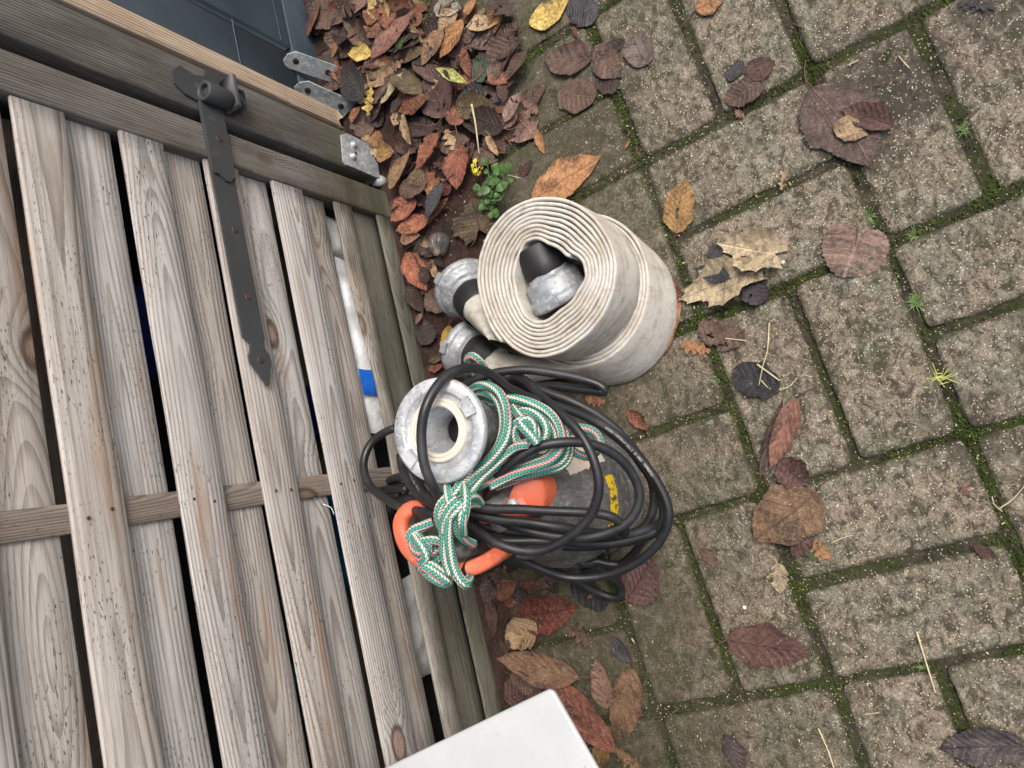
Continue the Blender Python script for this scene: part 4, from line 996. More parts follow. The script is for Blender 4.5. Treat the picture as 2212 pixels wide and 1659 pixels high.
def text_mesh(txt):
    cu = bpy.data.curves.new('t', 'FONT'); cu.body = txt; cu.size = 1; o = bpy.data.objects.new('t', cu); C.objects.link(o)
    dg = bpy.context.evaluated_depsgraph_get(); me = o.evaluated_get(dg).to_mesh()
    v = [tuple(q.co) for q in me.vertices]; f = [tuple(p.vertices) for p in me.polygons]
    o.evaluated_get(dg).to_mesh_clear(); bpy.data.objects.remove(o); bpy.data.curves.remove(cu); return v, f
eye = Vector((0, 0, 1))
def print_on(path, t0, txt, size=.0042, rev=False):
    v, f = text_mesh(txt); pth = path[::-1] if rev else path
    L = [0]
    for a, b in zip(pth, pth[1:]): L.append(L[-1] + (b - a).length)
    out = []
    for x, y, _ in v:
        s_ = t0 * L[-1] + x * size; i = min(max(0, int(np.searchsorted(L, s_)) - 1), len(pth) - 2); ff = (s_ - L[i]) / max(1e-6, L[i + 1] - L[i])
        p = pth[i].lerp(pth[i + 1], ff); t = (pth[i + 1] - pth[i]).normalized(); o = (Vector((.25, 0, 1)) - t * t.dot(Vector((.25, 0, 1)))).normalized(); w_ = t.cross(o)
        ph = (y - .35) * size / RC; out.append(p + (o * math.cos(ph) - w_ * math.sin(ph)) * (RC * 1.012 + .0001) )
    return out, f
mk('print', join(print_on(cpaths[16], .12, 'TEPREDU  <HAR>  H07RN-F'), print_on(cpaths[0], .46, '<HAR> H07RN-F 3G1,5   D 1805   TEPREDU', rev=False), print_on(cpaths[6], .33, 'PE750'), print_on(cpaths[0], .93, '053')), INK, cable, smooth=False)
# ================================================================== ROPE
RR = .0048
ro = [
 [(700, 640, .30), (745, 690, .315), (730, 760, .325), (680, 830, .335), (640, 890, .343), (590, 960, .348)],
 [(735, 235, .285), (800, 195, .295), (870, 200, .302), (935, 245, .306), (975, 330, .308), (988, 440, .308), (972, 540, .308), (920, 630, .310), (850, 710, .315), (770, 780, .322), (700, 850, .332), (640, 920, .342)],
 [(730, 265, .28), (800, 235, .286), (870, 245, .292), (925, 300, .296), (955, 390, .299), (955, 490, .300), (925, 590, .303), (860, 680, .308), (790, 750, .314), (730, 830, .322), (670, 900, .334)],
 [(730, 290, .265), (820, 275, .27), (900, 290, .272), (1000, 275, .272), (1120, 300, .270), (1230, 350, .266), (1300, 420, .262), (1335, 510, .260), (1330, 600, .262), (1260, 680, .268), (1130, 730, .276), (1000, 780, .284), (870, 850, .295)],
 [(1000, 290, .262), (1110, 330, .262), (1210, 390, .258), (1280, 470, .254), (1300, 570, .254), (1250, 650, .258), (1150, 700, .266), (1020, 750, .276), (880, 810, .290), (760, 860, .31)],
 [(1340, 440, .245), (1365, 530, .243), (1370, 620, .243), (1330, 690, .245), (1230, 735, .252), (1100, 775, .262), (970, 800, .274), (860, 850, .285)],
 [(1390, 560, .236), (1385, 650, .236), (1330, 720, .240), (1210, 755, .248), (1050, 800, .26), (900, 855, .275)],
 [(1010, 330, .27), (1060, 390, .274), (1110, 440, .278), (1160, 500, .28), (1190, 560, .278), (1150, 620, .276), (1050, 650, .28), (950, 700, .288), (860, 760, .298), (780, 830, .312)],
 [(1020, 390, .268), (1100, 360, .270), (1180, 390, .270), (1230, 450, .270), (1235, 520, .270), (1190, 600, .272)],
 # small eye with knot
 [(1180, 570, .30), (1140, 520, .303), (1090, 470, .305), (1070, 440, .303), (1110, 415, .300), (1145, 440, .298), (1150, 500, .294), (1120, 560, .290), (1060, 570, .292), (1030, 520, .297), (1032, 460, .300), (1070, 425, .302), (1130, 430, .296), (1170, 490, .292), (1165, 560, .288)],
 # far eye on the body
 [(1340, 560, .246), (1370, 500, .240), (1430, 470, .232), (1510, 478, .226), (1565, 515, .221), (1585, 575, .219), (1555, 630, .219), (1500, 655, .222), (1430, 635, .228), (1385, 590, .233), (1350, 530, .238), (1290, 490, .25)],
 [(1120, 575, .292), (1040, 590, .296), (960, 650, .300), (890, 720, .305), (820, 790, .312), (760, 870, .322), (720, 940, .335)],
 # lashing round the bundle
 [(590, 790, .318), (592, 870, .345), (615, 970, .355), (640, 1060, .352), (665, 1140, .344), (710, 1195, .330), (765, 1220, .312)],
 [(700, 840, .332), (718, 920, .350), (712, 1010, .352), (694, 1090, .346), (690, 1150, .335), (715, 1200, .318), (760, 1230, .30)],
 [(810, 955, .305), (770, 915, .328), (720, 930, .345), (670, 985, .356), (620, 1045, .358), (585, 1110, .352)],
 [(790, 965, .31), (745, 965, .332), (700, 1000, .352), (690, 1080, .354), (700, 1150, .34)],
 [(620, 900, .348), (560, 950, .354), (535, 1020, .355), (545, 1090, .352), (580, 1150, .346), (600, 1200, .34)],
 [(660, 930, .356), (610, 980, .362), (575, 1050, .362), (565, 1130, .358), (580, 1220, .352), (600, 1300, .348), (640, 1400, .344), (690, 1470, .342), (725, 1490, .330)],
 [(600, 1050, .364), (600, 1150, .360), (612, 1250, .356), (635, 1350, .352), (670, 1430, .350), (715, 1475, .346), (740, 1440, .330)],
 [(565, 1060, .358), (570, 1160, .357), (572, 1260, .353), (590, 1350, .350), (620, 1420, .348)],
 # knot on the handle
 [(500, 1075, .345), (440, 1100, .350), (375, 1130, .353), (350, 1175, .354), (385, 1215, .355), (440, 1205, .357), (500, 1195, .354), (560, 1210, .348)],
 [(490, 1090, .335), (420, 1130, .345), (380, 1180, .352), (370, 1235, .356), (405, 1275, .358), (455, 1275, .358), (470, 1240, .356), (430, 1195, .354), (390, 1150, .350)],
 [(360, 1150, .348), (400, 1200, .358), (440, 1250, .362), (460, 1300, .360), (430, 1330, .355), (420, 1290, .350), (440, 1250, .347)],
 [(425, 1290, .352), (430, 1360, .354), (470, 1420, .352), (530, 1460, .348), (590, 1480, .342), (608, 1445, .340), (560, 1400, .348), (500, 1360, .353), (445, 1345, .356), (420, 1380, .350)],
 [(440, 1370, .358), (500, 1400, .356), (560, 1440, .352), (600, 1470, .346)],
 [(470, 1300, .350), (510, 1270, .345), (550, 1240, .335)],
 [(480, 1340, .345), (520, 1330, .34), (550, 1290, .335)],
 # end near the hose coupling
 [(800, 130, .16), (770, 120, .17), (735, 60, .19), (725, 20, .20), (755, 2, .203), (800, 30, .20), (840, 90, .18)],
 [(640, 760, .30), (610, 830, .31), (680, 770, .315), (760, 730, .30)],
 [(860, 340, .25), (960, 350, .25), (1040, 420, .255)],
 [(900, 370, .245), (1000, 400, .25), (1030, 500, .255), (1000, 600, .265), (930, 660, .275)],
]
rope = empty('braided_rope', tuple(P(*z4(1000, 600), .3)), 'green and white braided rope with pink flecks knotted on the orange handle', 'rope')
parts = []; UV = []
for r in ro:
    v, f, uv = tube(spline(cab(r), .003), RR, 16, twist=14)
    if r[0][0] == 800: mk('rope_end', (v, f), ROPE, rope, uv=uv); continue
    parts.append((v, f)); UV += uv
mk('rope_strand', join(*parts), ROPE, rope, uv=UV)
mk('tape', lathe([(.0102, 0), (.0108, .001), (.0108, .013), (.0102, .014)], H(700, 1420, .318), (1, .25, .15), 20), RUBBER, pump)
# ================================================================== LEAVES
COL = dict(rust=(.20, .072, .036), orange=(.38, .18, .07), tan=(.42, .28, .15), brown=(.125, .073, .052), dark=(.055, .033, .027), purple=(.095, .058, .046),
           black=(.024, .024, .026), yellow=(.62, .43, .10), ochre=(.30, .165, .05), pink=(.25, .14, .105), grey=(.19, .14, .12), cream=(.47, .37, .225),
           olive=(.12, .085, .04), red=(.15, .045, .03), green=(.09, .15, .04), slate=(.06, .055, .06), maroon=(.10, .047, .036), lime=(.5, .52, .14), gold=(.48, .28, .03))
def outline(kind, t):
    if kind == 'ovate': return (math.sin(math.pi * t ** .80) ** .85) * (1 if t < .86 else 1 - (t - .86) * 3.0) if 0 < t < 1 else 0
    if kind == 'round': return math.sqrt(max(0, 1 - (2 * t - 1) ** 2)) ** .9
    if kind == 'lance': return (math.sin(math.pi * t) ** 1.15)
    if kind == 'oak': return (math.sin(math.pi * t ** .85) ** .6) * (.68 + .32 * math.cos(t * 26))
    return math.sin(math.pi * t)
LI = [0]
def leaf(a, b, wd, kind, col, label, z0=None, curl=.12, fold=0.0, lift=0.0, cs=zz, stem=None, seed=None, group=None, wpx=True, tilt=0.0, name='fallen_leaf', cat='leaf', zb=0, jag=.05, bite=0, crk=1.0):
    """a: stalk end, b: tip, wd: width in the same units"""
    LI[0] += 1; seed = LI[0] * 3.77 if seed is None else seed
    pa, pb = P(*cs(*a), .008), P(*cs(*b), .008)
    L = (pb - pa).length; pxl = math.dist(a, b); W = wd / pxl * L / 2
    mx, my = (pa.x + pb.x) / 2, (pa.y + pb.y) / 2
    if z0 is None: z0 = max(.0030, soilz(mx, my) + .002, soilz(pa.x, pa.y) + .001, soilz(pb.x, pb.y) + .001) + zb
    pa, pb = P(*cs(*a), z0 + .003), P(*cs(*b), z0 + .003); L = (pb - pa).length; W = wd / pxl * L / 2
    d = (pb - pa); d.z = 0; d.normalize(); n_ = Vector((-d.y, d.x, 0))
    if kind in ('heart', 'maple'):
        nr, na = 9, 72; v = [(0, 0, 0)]; uv = [(0.0, .5)]
        c = Vector((L * (.1 if kind == 'heart' else .12), 0, 0))
        pts = []
        for i in range(1, nr + 1):
            for k in range(na):
                a_ = 2 * math.pi * k / na; q = abs((a_ + math.pi) % (2 * math.pi) - math.pi)
                if kind == 'heart': r = .52 + .40 * math.cos(q) * .9 if q < 1.2 else .665 * (1 - .0 * q); r = {True: .66 + .26 * max(0, math.cos(q)) ** 3, False: .66}[q < 1.57] * (1 - .55 * max(0, (q - 2.5) / .64) ** 1.5)
                else: r = (.66 + .26 * abs(math.cos(q * 2.25)) ** 1.2 + .05 * math.cos(q * 18) + .14 * noise.noise(Vector((a_ * 1.3, seed, 0)))) * (1 - .6 * max(0, (q - 2.4) / .74))
                r *= 1 + jag * (.5 - ((k * 1.0) % 2)) * (i == nr)
                r *= 1 + .06 * noise.noise(Vector((math.cos(a_) * 3, math.sin(a_) * 3, seed)))
                rr_ = r * i / nr
                pts.append((L * (.22 + .80 * rr_ * math.cos(a_)), W * 1.25 * rr_ * math.sin(a_) / .8))
        v = [(L * .22, 0)] + pts
        f = [(0, 1 + k, 1 + (k + 1) % na) for k in range(na)]
        for i in range(nr - 1):
            for k in range(na): o_ = 1 + i * na; f.append((o_ + k, o_ + na + k, o_ + na + (k + 1) % na, o_ + (k + 1) % na))
        uv = [(x / L, .5 + y / (2 * W) * .5) for x, y in v]
    else:
        nt_, nw = 44, 12; v = []; uv = []; f = []
        for j in range(nt_ + 1):
            t = j / nt_; ww = max(outline(kind, t), .012) * W
            for i in range(nw + 1):
                s_ = 2 * i / nw - 1; y = ww * s_; x = t * L
                if abs(s_) == 1:
                    y *= 1 + jag * (.5 - (j % 2)) + .22 * noise.noise(Vector((t * 5, s_ * 2, seed))) + .08 * noise.noise(Vector((t * 16, s_ * 2, seed))); x += jag * L * .12 * (j % 2)
                y += .13 * W * math.sin(t * 3.0 + seed)
                v.append((x, y)); uv.append((t, .5 + s_ * .5 * max(.25, outline(kind, t))))
        m = nw + 1
        for j in range(nt_):
            for i in range(nw): f.append((j * m + i, j * m + i + 1, (j + 1) * m + i + 1, (j + 1) * m + i))
        if bite:
            keep = []
            for q in f:
                x = sum(v[i][0] for i in q) / 4 / L; y = sum(v[i][1] for i in q) / 4 / W
                if noise.noise(Vector((x * 5, y * 3, seed))) + .45 * abs(y) > .80 - bite * 3: continue
                keep.append(q)
            if len(keep) > len(f) * .4: f = keep
    V3 = []
    for x, y in v:
        s_ = y / W if W else 0; t = x / L
        Wk = min(W, .022); z = curl * W * s_ * s_ + fold * W * abs(s_) + lift * L * (t - .5) ** 2 * 1.6
        ph = (t - abs(s_) * .3) * 9.5
        z += .012 * W * math.cos(ph * 6.283) * (.3 + abs(s_)) if kind not in ('heart', 'maple') else .05 * W * noise.noise(Vector((x * 90, y * 90, seed)))
        z += crk * (.10 * Wk * noise.noise(Vector((x * 26, y * 26, seed))) + .28 * Wk * noise.noise(Vector((x * 13, y * 13, seed + 5))) + .05 * Wk * noise.noise(Vector((x * 80, y * 60, seed))))
        # strong curls wrap the blade in
        yy = y
        if curl > .5: yy = math.sin(min(1.5, abs(s_) * curl)) / curl * W * math.copysign(1, s_); z += (1 - math.cos(s_ * curl)) * W / curl - curl * W * s_ * s_
        V3.append([x, yy, z + tilt * yy])
    mz = sorted(q[2] for q in V3)[len(V3) // 20]
    o3 = [tuple(Vector((pa.x, pa.y, z0)) + d * x + n_ * y + Vector((0, 0, max(z - mz, -.0008)))) for x, y, z in V3]
    c = COL[col] if isinstance(col, str) else col
    j = 1 + random.uniform(-.12, .12); c = tuple(min(1, q * j) for q in c)
    th = [(x, y, z - .0004) for x, y, z in o3]
    o = mk(name, (o3, f), LEAF, uv=uv, color=c, origin=(pa.x, pa.y, z0)); props(o, label, cat, group)
    if not stem and kind in ('ovate', 'round') and L > .032 and (LI[0] * 7) % 10 < 6:
        q0 = Vector(o3[6]); a1 = d * -1; sw = random.uniform(-.7, .7); ln = L * random.uniform(.18, .35)
        e1_ = q0 + (a1 + n_ * sw * .3).normalized() * ln * .5; e2_ = q0 + (a1 + n_ * sw).normalized() * ln
        for e_, dz in ((e1_, .0015), (e2_, .0)): e_.z = max(soilz(e_.x, e_.y) + .002, .002, z0 * .8) + dz
        sv, sf, _ = tube(spline([q0, e1_, e2_], .003), lambda t: .0009 - .0002 * t, 6); mk('stalk', (sv, sf), STEM, o)
    if stem:
        sp = [Vector(o3[0])] + [P(*cs(*q), max(.004, z0 + .004)) for q in stem]
        sv, sf, _ = tube(spline(sp, .004), lambda t: .0009 - .0003 * t, 6); mk('stalk', (sv, sf), STEM, o)
    return o
W1 = dict(cs=z1); W2 = dict(cs=z2); W3 = dict(cs=z2r); WD_ = dict(cs=zD); W5 = dict(cs=z3)
# ---- leaves on the open paving
leaf((90, 100), (262, 2), 118, 'ovate', 'yellow', 'bright yellow and orange leaf at the top edge of the paving', stem=[(40, 130), (0, 145)], **W1)
leaf((255, 2), (375, 78), 110, 'round', 'slate', 'dark slate grey leaf touching the bright yellow leaf', curl=.05, **W1)
leaf((355, 262), (155, 240), 128, 'ovate', 'brown', 'brown oval leaf, left one of the group of four near the top', curl=.2, stem=[(372, 268)], **W1)
leaf((365, 200), (490, 325), 118, 'ovate', 'brown', 'brown leaf with raised veins, middle of the group of four near the top', curl=.15, **W1)
leaf((598, 272), (535, 140), 118, 'round', 'grey', 'small pale grey brown round leaf, highest of the loose ones', stem=[(607, 280)], **W1)
leaf((215, 380), (370, 420), 132, 'round', 'brown', 'round brown leaf with one straight midrib lying flat above the roll', curl=.03, **W1)
leaf((372, 345), (470, 365), 85, 'round', 'dark', 'dark brown leaf partly under the veined brown one', curl=.03, zb=-.0008, **W1)
leaf((500, 178), (385, 220), 60, 'round', 'dark', 'dark scrap of leaf tucked behind the brown leaves', curl=.03, zb=-.0008, **W1)
leaf((45, 470), (160, 345), 88, 'ovate', 'brown', 'brown leaf with a torn edge lying at the border of the leaf heap', curl=.1, **W1)
leaf((-20, 470), (112, 590), 165, 'ovate', 'pink', 'large pinkish brown serrated leaf at the border of the leaf heap', curl=.08, jag=.1, bite=.05, **W1)
leaf((120, 545), (152, 660), 44, 'lance', 'orange', 'narrow spotted orange leaf curled beside the pinkish leaf', curl=.7, **W1)
leaf((520, 590), (498, 640), 16, 'lance', 'orange', 'tiny orange leaf sliver on the paving above the roll', **W1)
leaf((90, 852), (402, 678), 172, 'ovate', 'orange', 'big light orange leaf lying right above the hose roll', curl=.13, stem=[(40, 868), (0, 875)], jag=.05, **W1)
leaf((45, 752), (98, 680), 56, 'ovate', 'maroon', 'small purplish leaf left of the big light orange one', **W1)
leaf((722, 1000), (760, 760), 150, 'ovate', 'ochre', 'yellow brown spotted leaf standing alone right of the big orange one', curl=.12, bite=.03, stem=[(712, 1020)], **W1)
leaf((1085, 345), (1055, 245), 110, 'round', 'maroon', 'upper half of the brown two lobed leaf', curl=.05, **W1)
leaf((1085, 340), (935, 440), 128, 'round', 'brown', 'lower half of the brown two lobed leaf', curl=.06, **W1)
leaf((1010, 262), (935, 335), 70, 'round', 'slate', 'dark grey scrap stuck to the brown two lobed leaf', **W1)
leaf((970, 470), (1010, 500), 36, 'oak', 'pink', 'pink crumb of leaf under the brown two lobed leaf', **W1)
leaf((1300, 375), (1555, 715), 275, 'ovate', 'purple', 'largest dark purple brown leaf with serrated edge', curl=.02, jag=.06, **W1)
leaf((1650, 540), (1430, 460), 115, 'ovate', 'maroon', 'folded glossy dark red leaf on the largest purple leaf', fold=.35, zb=.005, bite=.0, stem=[(1640, 590), (1585, 612)], **W1)
leaf((1390, 540), (1545, 570), 105, 'ovate', 'tan', 'small tan leaf with a long stalk resting on the largest purple leaf', zb=.0075, stem=[(1330, 430), (1280, 360), (1278, 318)], **W1)
leaf((1195, 722), (1165, 812), 50, 'oak', 'tan', 'crumbled tan leaf fragment above the pale crumpled leaf', curl=.6, bite=.1, **W1)
leaf((1505, 1010), (1440, 1195), 270, 'heart', (.24, .155, .115), 'pale pinkish heart shaped linden leaf', curl=.02, stem=[(1500, 985), (1492, 950)], jag=.05, **W1)
leaf((1128, 1085), (900, 1045), 140, 'maple', 'cream', 'upper part of the pale cream crumpled leaf right of the roll', curl=.4, jag=.04, zb=.001, crk=2.2, **W1)
leaf((1000, 1175), (735, 1285), 140, 'maple', 'cream', 'lower part of the pale cream crumpled leaf right of the roll', curl=.4, jag=.04, zb=.001, crk=2.2, **W1)
leaf((990, 1100), (1060, 1165), 50, 'ovate', 'rust', 'small rust coloured leaf tucked into the pale cream leaf', zb=.004, **W1)
leaf((948, 1190), (795, 1145), 72, 'ovate', (.035, .042, .05), 'small blue black leaf lying on the pale cream crumpled leaf', zb=.005, curl=.2, jag=.1, **W1)
leaf((1040, 1170), (1090, 1300), 120, 'round', (.045, .035, .04), 'dark crumpled leaf right of the pale cream crumpled leaf', curl=.3, bite=.05, **W1)
leaf((860, 1060), (915, 1110), 66, 'round', 'slate', 'dark scrap of leaf above the pale cream crumpled leaf', **W1)
leaf((815, 1385), (1010, 1460), 128, 'round', 'brown', 'flat crumpled brown leaf below the pale cream crumpled leaf', curl=.05, jag=.15, bite=.05, **W1)
leaf((735, 1485), (866, 1500), 74, 'oak', 'orange', 'small orange oak leaf between the hose roll and the black leaf', **W1)
leaf((1930, 5), (2095, 35), 60, 'oak', 'slate', 'torn dark grey leaf at the top right edge', bite=.08, **W1)
leaf((800, 40), (925, -25), 110, 'ovate', 'orange', 'orange yellow leaf cut by the top edge, its long stalk hanging down', stem=[(760, 95), (720, 150), (692, 192)], **W1)
leaf((625, 1545), (740, 1270), 100, 'ovate', 'orange', 'long orange leaf wedged beside the foot of the hose roll', curl=.4, z0=.004, **W1)
leaf((705, 1180), (735, 1320), 50, 'lance', 'rust', 'narrow rust leaf edge on the right of the hose roll', curl=.3, **W1)
leaf((1170, 1640), (960, 1610), 150, 'round', 'black', 'flat black rotten leaf crossed by pale stalks', curl=.02, **W1)
leaf((275, 105), (292, 160), 22, 'lance', 'rust', 'tiny rust coloured leaf sliver below the slate grey leaf', **W1)
leaf((1178, 70), (1082, 425), 62, 'lance', 'purple', 'long curled purple leaf, left of the curled pair', curl=.8, lift=.1, **W2)
leaf((1235, 72), (1120, 380), 105, 'ovate', (.22, .10, .065), 'long brown leaf with an orange stalk, right of the curled pair', curl=.35, fold=.2, zb=.002, stem=[(1280, 45), (1325, 20)], **W2)
leaf((1165, 335), (1290, 450), 150, 'ovate', 'maroon', 'dark glossy purple leaf above the big orange edged leaf', curl=.35, stem=[(1140, 290), (1118, 258)], **W2)
leaf((1310, 460), (1062, 700), 255, 'ovate', (.20, .115, .06), 'big serrated leaf with orange edges and a split blade', curl=.04, zb=.003, jag=.06, stem=[(1350, 440), (1392, 412)], **W2)
leaf((1290, 600), (1210, 750), 110, 'ovate', 'maroon', 'dark brown leaf half under the big orange edged leaf', zb=.0, **W2)
leaf((1300, 690), (1385, 765), 90, 'oak', 'orange', 'small bright orange lobed leaf right of the big orange edged leaf', jag=.1, curl=.3, **W2)
leaf((1275, 745), (1330, 770), 50, 'oak', 'green', 'green scrap of leaf under the small bright orange lobed leaf', **W2)
leaf((1165, 782), (1160, 912), 88, 'ovate', 'cream', 'small pale tan leaf below the big orange edged leaf', curl=.25, bite=.03, stem=[(1168, 760)], **W2)
leaf((820, 725), (905, 800), 62, 'ovate', 'brown', 'small faded brown leaf pressed onto the brick', curl=.01, jag=.1, **W2)
leaf((935, 1100), (1300, 1190), 205, 'ovate', 'maroon', 'large smooth dark purple leaf alone on the lower paving', curl=.12, stem=[(900, 1130), (858, 1168)], jag=.02, **W2)
leaf((2235, 1560), (1850, 1590), 190, 'ovate', (.075, .058, .055), 'grey brown deeply veined leaf in the bottom right corner', curl=.3, **W2)
leaf((930, 1520), (1010, 1700), 100, 'ovate', (.085, .06, .058), 'faded purple leaf at the bottom edge', curl=.02, jag=.12, **W2)
leaf((1990, 705), (2098, 760), 60, 'lance', 'maroon', 'small reddish leaf near the right edge', **W2)
leaf((1930, 430), (1985, 500), 46, 'oak', 'pink', 'faint pinkish oak leaf near the right edge', curl=.02, **W2)
leaf((500, 935), (645, 760), 180, 'ovate', (.13, .065, .055), 'broad brown purple leaf just below the cable loops', curl=.06, stem=[(485, 950), (462, 972)], **W2)
leaf((265, 860), (430, 955), 120, 'round', 'black', 'black leaf with a yellow speckled edge under the low cable loop', curl=.05, **W2)
leaf((275, 905), (425, 968), 50, 'lance', 'ochre', 'yellow speckled rim of a leaf under the low cable loop', curl=.02, zb=-.0005, **W2)
leaf((35, 992), (300, 975), 150, 'ovate', (.15, .035, .02), 'glossy red brown leaf below the pump', curl=.35, bite=.04, **W2)
leaf((115, 1030), (-10, 1140), 120, 'ovate', 'tan', 'curled tan leaf left of the glossy red brown leaf', curl=.4, **W2)
leaf((250, 1045), (375, 1140), 90, 'oak', 'brown', 'crumpled brown leaf below the glossy red brown leaf', curl=.5, bite=.06, **W2)
leaf((445, 1100), (530, 1215), 70, 'ovate', 'slate', 'dark leaf curled above the long bronze leaf', curl=.3, **W2)
leaf((500, 120), (600, 215), 66, 'lance', 'rust', 'small orange brown leaf peeping out beside the pump body', curl=.5, **W2)
leaf((330, 70), (412, 92), 70, 'oak', (.30, .14, .07), 'brown oak leaf beside the tight cable loop', **W2)
# ---- lower leaves near the table
leaf((1775, 1055), (1235, 965), 190, 'ovate', (.19, .105, .06), 'large light brown leaf with a fine point, left of the table corner leaves', curl=.12, zb=.002, jag=.02, **WD_)
leaf((1995, 1570), (1590, 1045), 250, 'ovate', (.235, .085, .055), 'large reddish brown leaf with a dark midrib at the table corner', curl=.08, zb=.006, jag=.02, **WD_)
leaf((1960, 1280), (1870, 955), 165, 'ovate', (.26, .15, .10), 'pinkish tan leaf standing between the two big leaves at the table corner', curl=.15, zb=.001, jag=.05, **WD_)
leaf((2115, 1015), (2010, 1510), 215, 'ovate', (.20, .11, .06), 'long bronze brown leaf right of the table corner', curl=.1, stem=[(2125, 960), (2122, 900)], jag=.03, **WD_)
leaf((1350, 1190), (1600, 1000), 190, 'ovate', 'brown', 'brown leaf under the light brown leaf with a fine point', curl=.1, **WD_)
leaf((1300, 1230), (1530, 1130), 200, 'ovate', 'maroon', 'dark wine brown leaf just above the table edge', curl=.06, **WD_)
leaf((1280, 440), (1400, 640), 165, 'ovate', 'slate', 'dark grey leaf on the soil below the orange handle', curl=.05, **WD_)
leaf((1240, 390), (1160, 600), 150, 'ovate', (.085, .055, .05), 'dull brown leaf against the foot of the gate below the handle', curl=.05, **WD_)
leaf((1180, 560), (1225, 800), 100, 'ovate', 'maroon', 'wine coloured leaf lying along the foot of the gate', curl=.05, **WD_)
leaf((1960, 1530), (1870, 1660), 110, 'ovate', 'ochre', 'yellow brown blotched leaf beside the table end', curl=.3, **WD_)
leaf((2180, 1650), (1990, 1540), 130, 'oak', (.30, .17, .08), 'yellow tipped brown leaf at the bottom edge', curl=.35, **WD_)
leaf((1320, 880), (1420, 700), 120, 'ovate', 'tan', 'tan upright curled leaf above the light brown pointed leaf', curl=.4, zb=.001, **WD_)
leaf((1560, 430), (1640, 520), 80, 'round', 'dark', 'dark round leaf beneath the bottom cable loop', **WD_)
leaf((1280, 350), (1300, 375), 22, 'lance', 'orange', 'tiny orange chip beside the handle shadow', **WD_)
# ---- heap beside the post, named ones
leaf((412, 95), (180, 60), 175, 'ovate', 'brown', 'brown leaf in the top left of the heap against the storage box', zb=.010, curl=.2, **W3)
leaf((425, 85), (560, -5), 95, 'ovate', 'pink', 'pinkish brown leaf at the top edge of the heap', zb=.012, curl=.3, **W3)
leaf((700, 118), (570, -15), 110, 'ovate', (.50, .34, .12), 'yellow tan leaf at the top edge of the heap', zb=.012, curl=.3, **W3)
leaf((590, 375), (870, 55), 145, 'ovate', (.25, .115, .085), 'long pinkish brown ribbed leaf across the upper heap', zb=.020, curl=.25, jag=.02, **W3)
leaf((530, 160), (480, 330), 190, 'heart', 'olive', 'olive brown linden leaf in the upper heap', zb=.008, **W3)
leaf((590, 345), (438, 345), 84, 'ovate', 'yellow', 'yellow leaf above the steel brackets', zb=.014, curl=.35, **W3)
leaf((730, 345), (826, 218), 62, 'lance', 'green', 'small pointed green leaf in the upper heap', zb=.018, curl=.3, **W3)
leaf((995, 35), (1175, 60), 100, 'ovate', (.42, .38, .30), 'pale grey cream leaf at the top of the heap', zb=.014, curl=.3, **W3)
leaf((1200, 100), (1262, -20), 90, 'ovate', 'orange', 'orange leaf cut by the top edge of the heap', zb=.014, curl=.4, **W3)
leaf((1180, 120), (1030, 370), 165, 'ovate', (.44, .20, .07), 'broad orange tan ribbed leaf in the upper heap', zb=.017, curl=.2, **W3)
leaf((1060, 190), (910, 420), 140, 'ovate', (.27, .15, .08), 'light brown leaf left of the broad orange tan one', zb=.012, curl=.2, **W3)
leaf((1270, 95), (1225, 275), 80, 'ovate', (.20, .12, .12), 'mauve brown leaf in the upper heap', zb=.014, curl=.3, **W3)
leaf((1330, 170), (1225, 330), 160, 'heart', 'grey', 'grey brown lobed leaf in the upper heap', zb=.011, **W3)
leaf((1440, -10), (1370, 245), 115, 'ovate', (.28, .12, .035), 'shiny orange brown leaf beside the paving edge at the top', zb=.012, curl=.35, **W3)
leaf((1545, 250), (1365, 370), 150, 'ovate', 'dark', 'dark crumpled leaf below the shiny orange brown one', zb=.010, curl=.35, **W3)
leaf((1185, 290), (1230, 505), 78, 'lance', 'rust', 'rust red curled leaf in the middle of the heap', zb=.018, curl=.6, **W3)
leaf((1000, 440), (1215, 530), 60, 'lance', 'lime', 'narrow yellow green leaf in the middle of the heap', zb=.022, curl=.5, **W3)
leaf((1240, 500), (1370, 390), 170, 'ovate', (.05, .085, .055), 'dark green ivy leaf with pale veins in the heap', zb=.014, curl=.1, **W3)
leaf((1340, 490), (1430, 415), 120, 'ovate', (.17, .11, .07), 'brown leaf over the ivy leaf', zb=.018, **W3)
leaf((1440, 575), (1550, 415), 95, 'ovate', 'brown', 'brown veined leaf right of the ivy leaf', zb=.013, curl=.2, **W3)
leaf((560, 455), (750, 500), 130, 'ovate', (.36, .22, .12), 'tan creased leaf right of the brackets', zb=.015, curl=.3, **W3)
leaf((695, 480), (795, 385), 90, 'oak', (.32, .19, .12), 'tan oak leaf right of the brackets', zb=.021, **W3)
leaf((645, 665), (795, 465), 78, 'ovate', 'cream', 'pale cream slender leaf below the tan oak leaf', zb=.020, curl=.3, stem=[(642, 690)], **W3)
leaf((540, 625), (385, 455), 165, 'ovate', (.035, .03, .03), 'blackish ribbed leaf leaning on the upper steel bracket', zb=.035, curl=.15, **W3)
leaf((570, 750), (590, 540), 105, 'oak', 'yellow', 'yellow lobed leaf at the end of the lower bracket', zb=.024, curl=.3, jag=.1, **W3)
leaf((450, 790), (515, 685), 80, 'ovate', (.32, .13, .06), 'orange brown leaf at the rotten end of the pale board', zb=.026, curl=.5, **W3)
leaf((10, 290), (75, 480), 120, 'ovate', (.30, .16, .11), 'tan pink leaf leaning on the storage box behind the upper bracket', zb=.030, curl=.3, stem=[(-20, 240)], **W3)
leaf((0, 460), (-40, 330), 70, 'ovate', 'rust', 'rust leaf behind the tan pink one at the storage box', zb=.02, curl=.3, **W3)
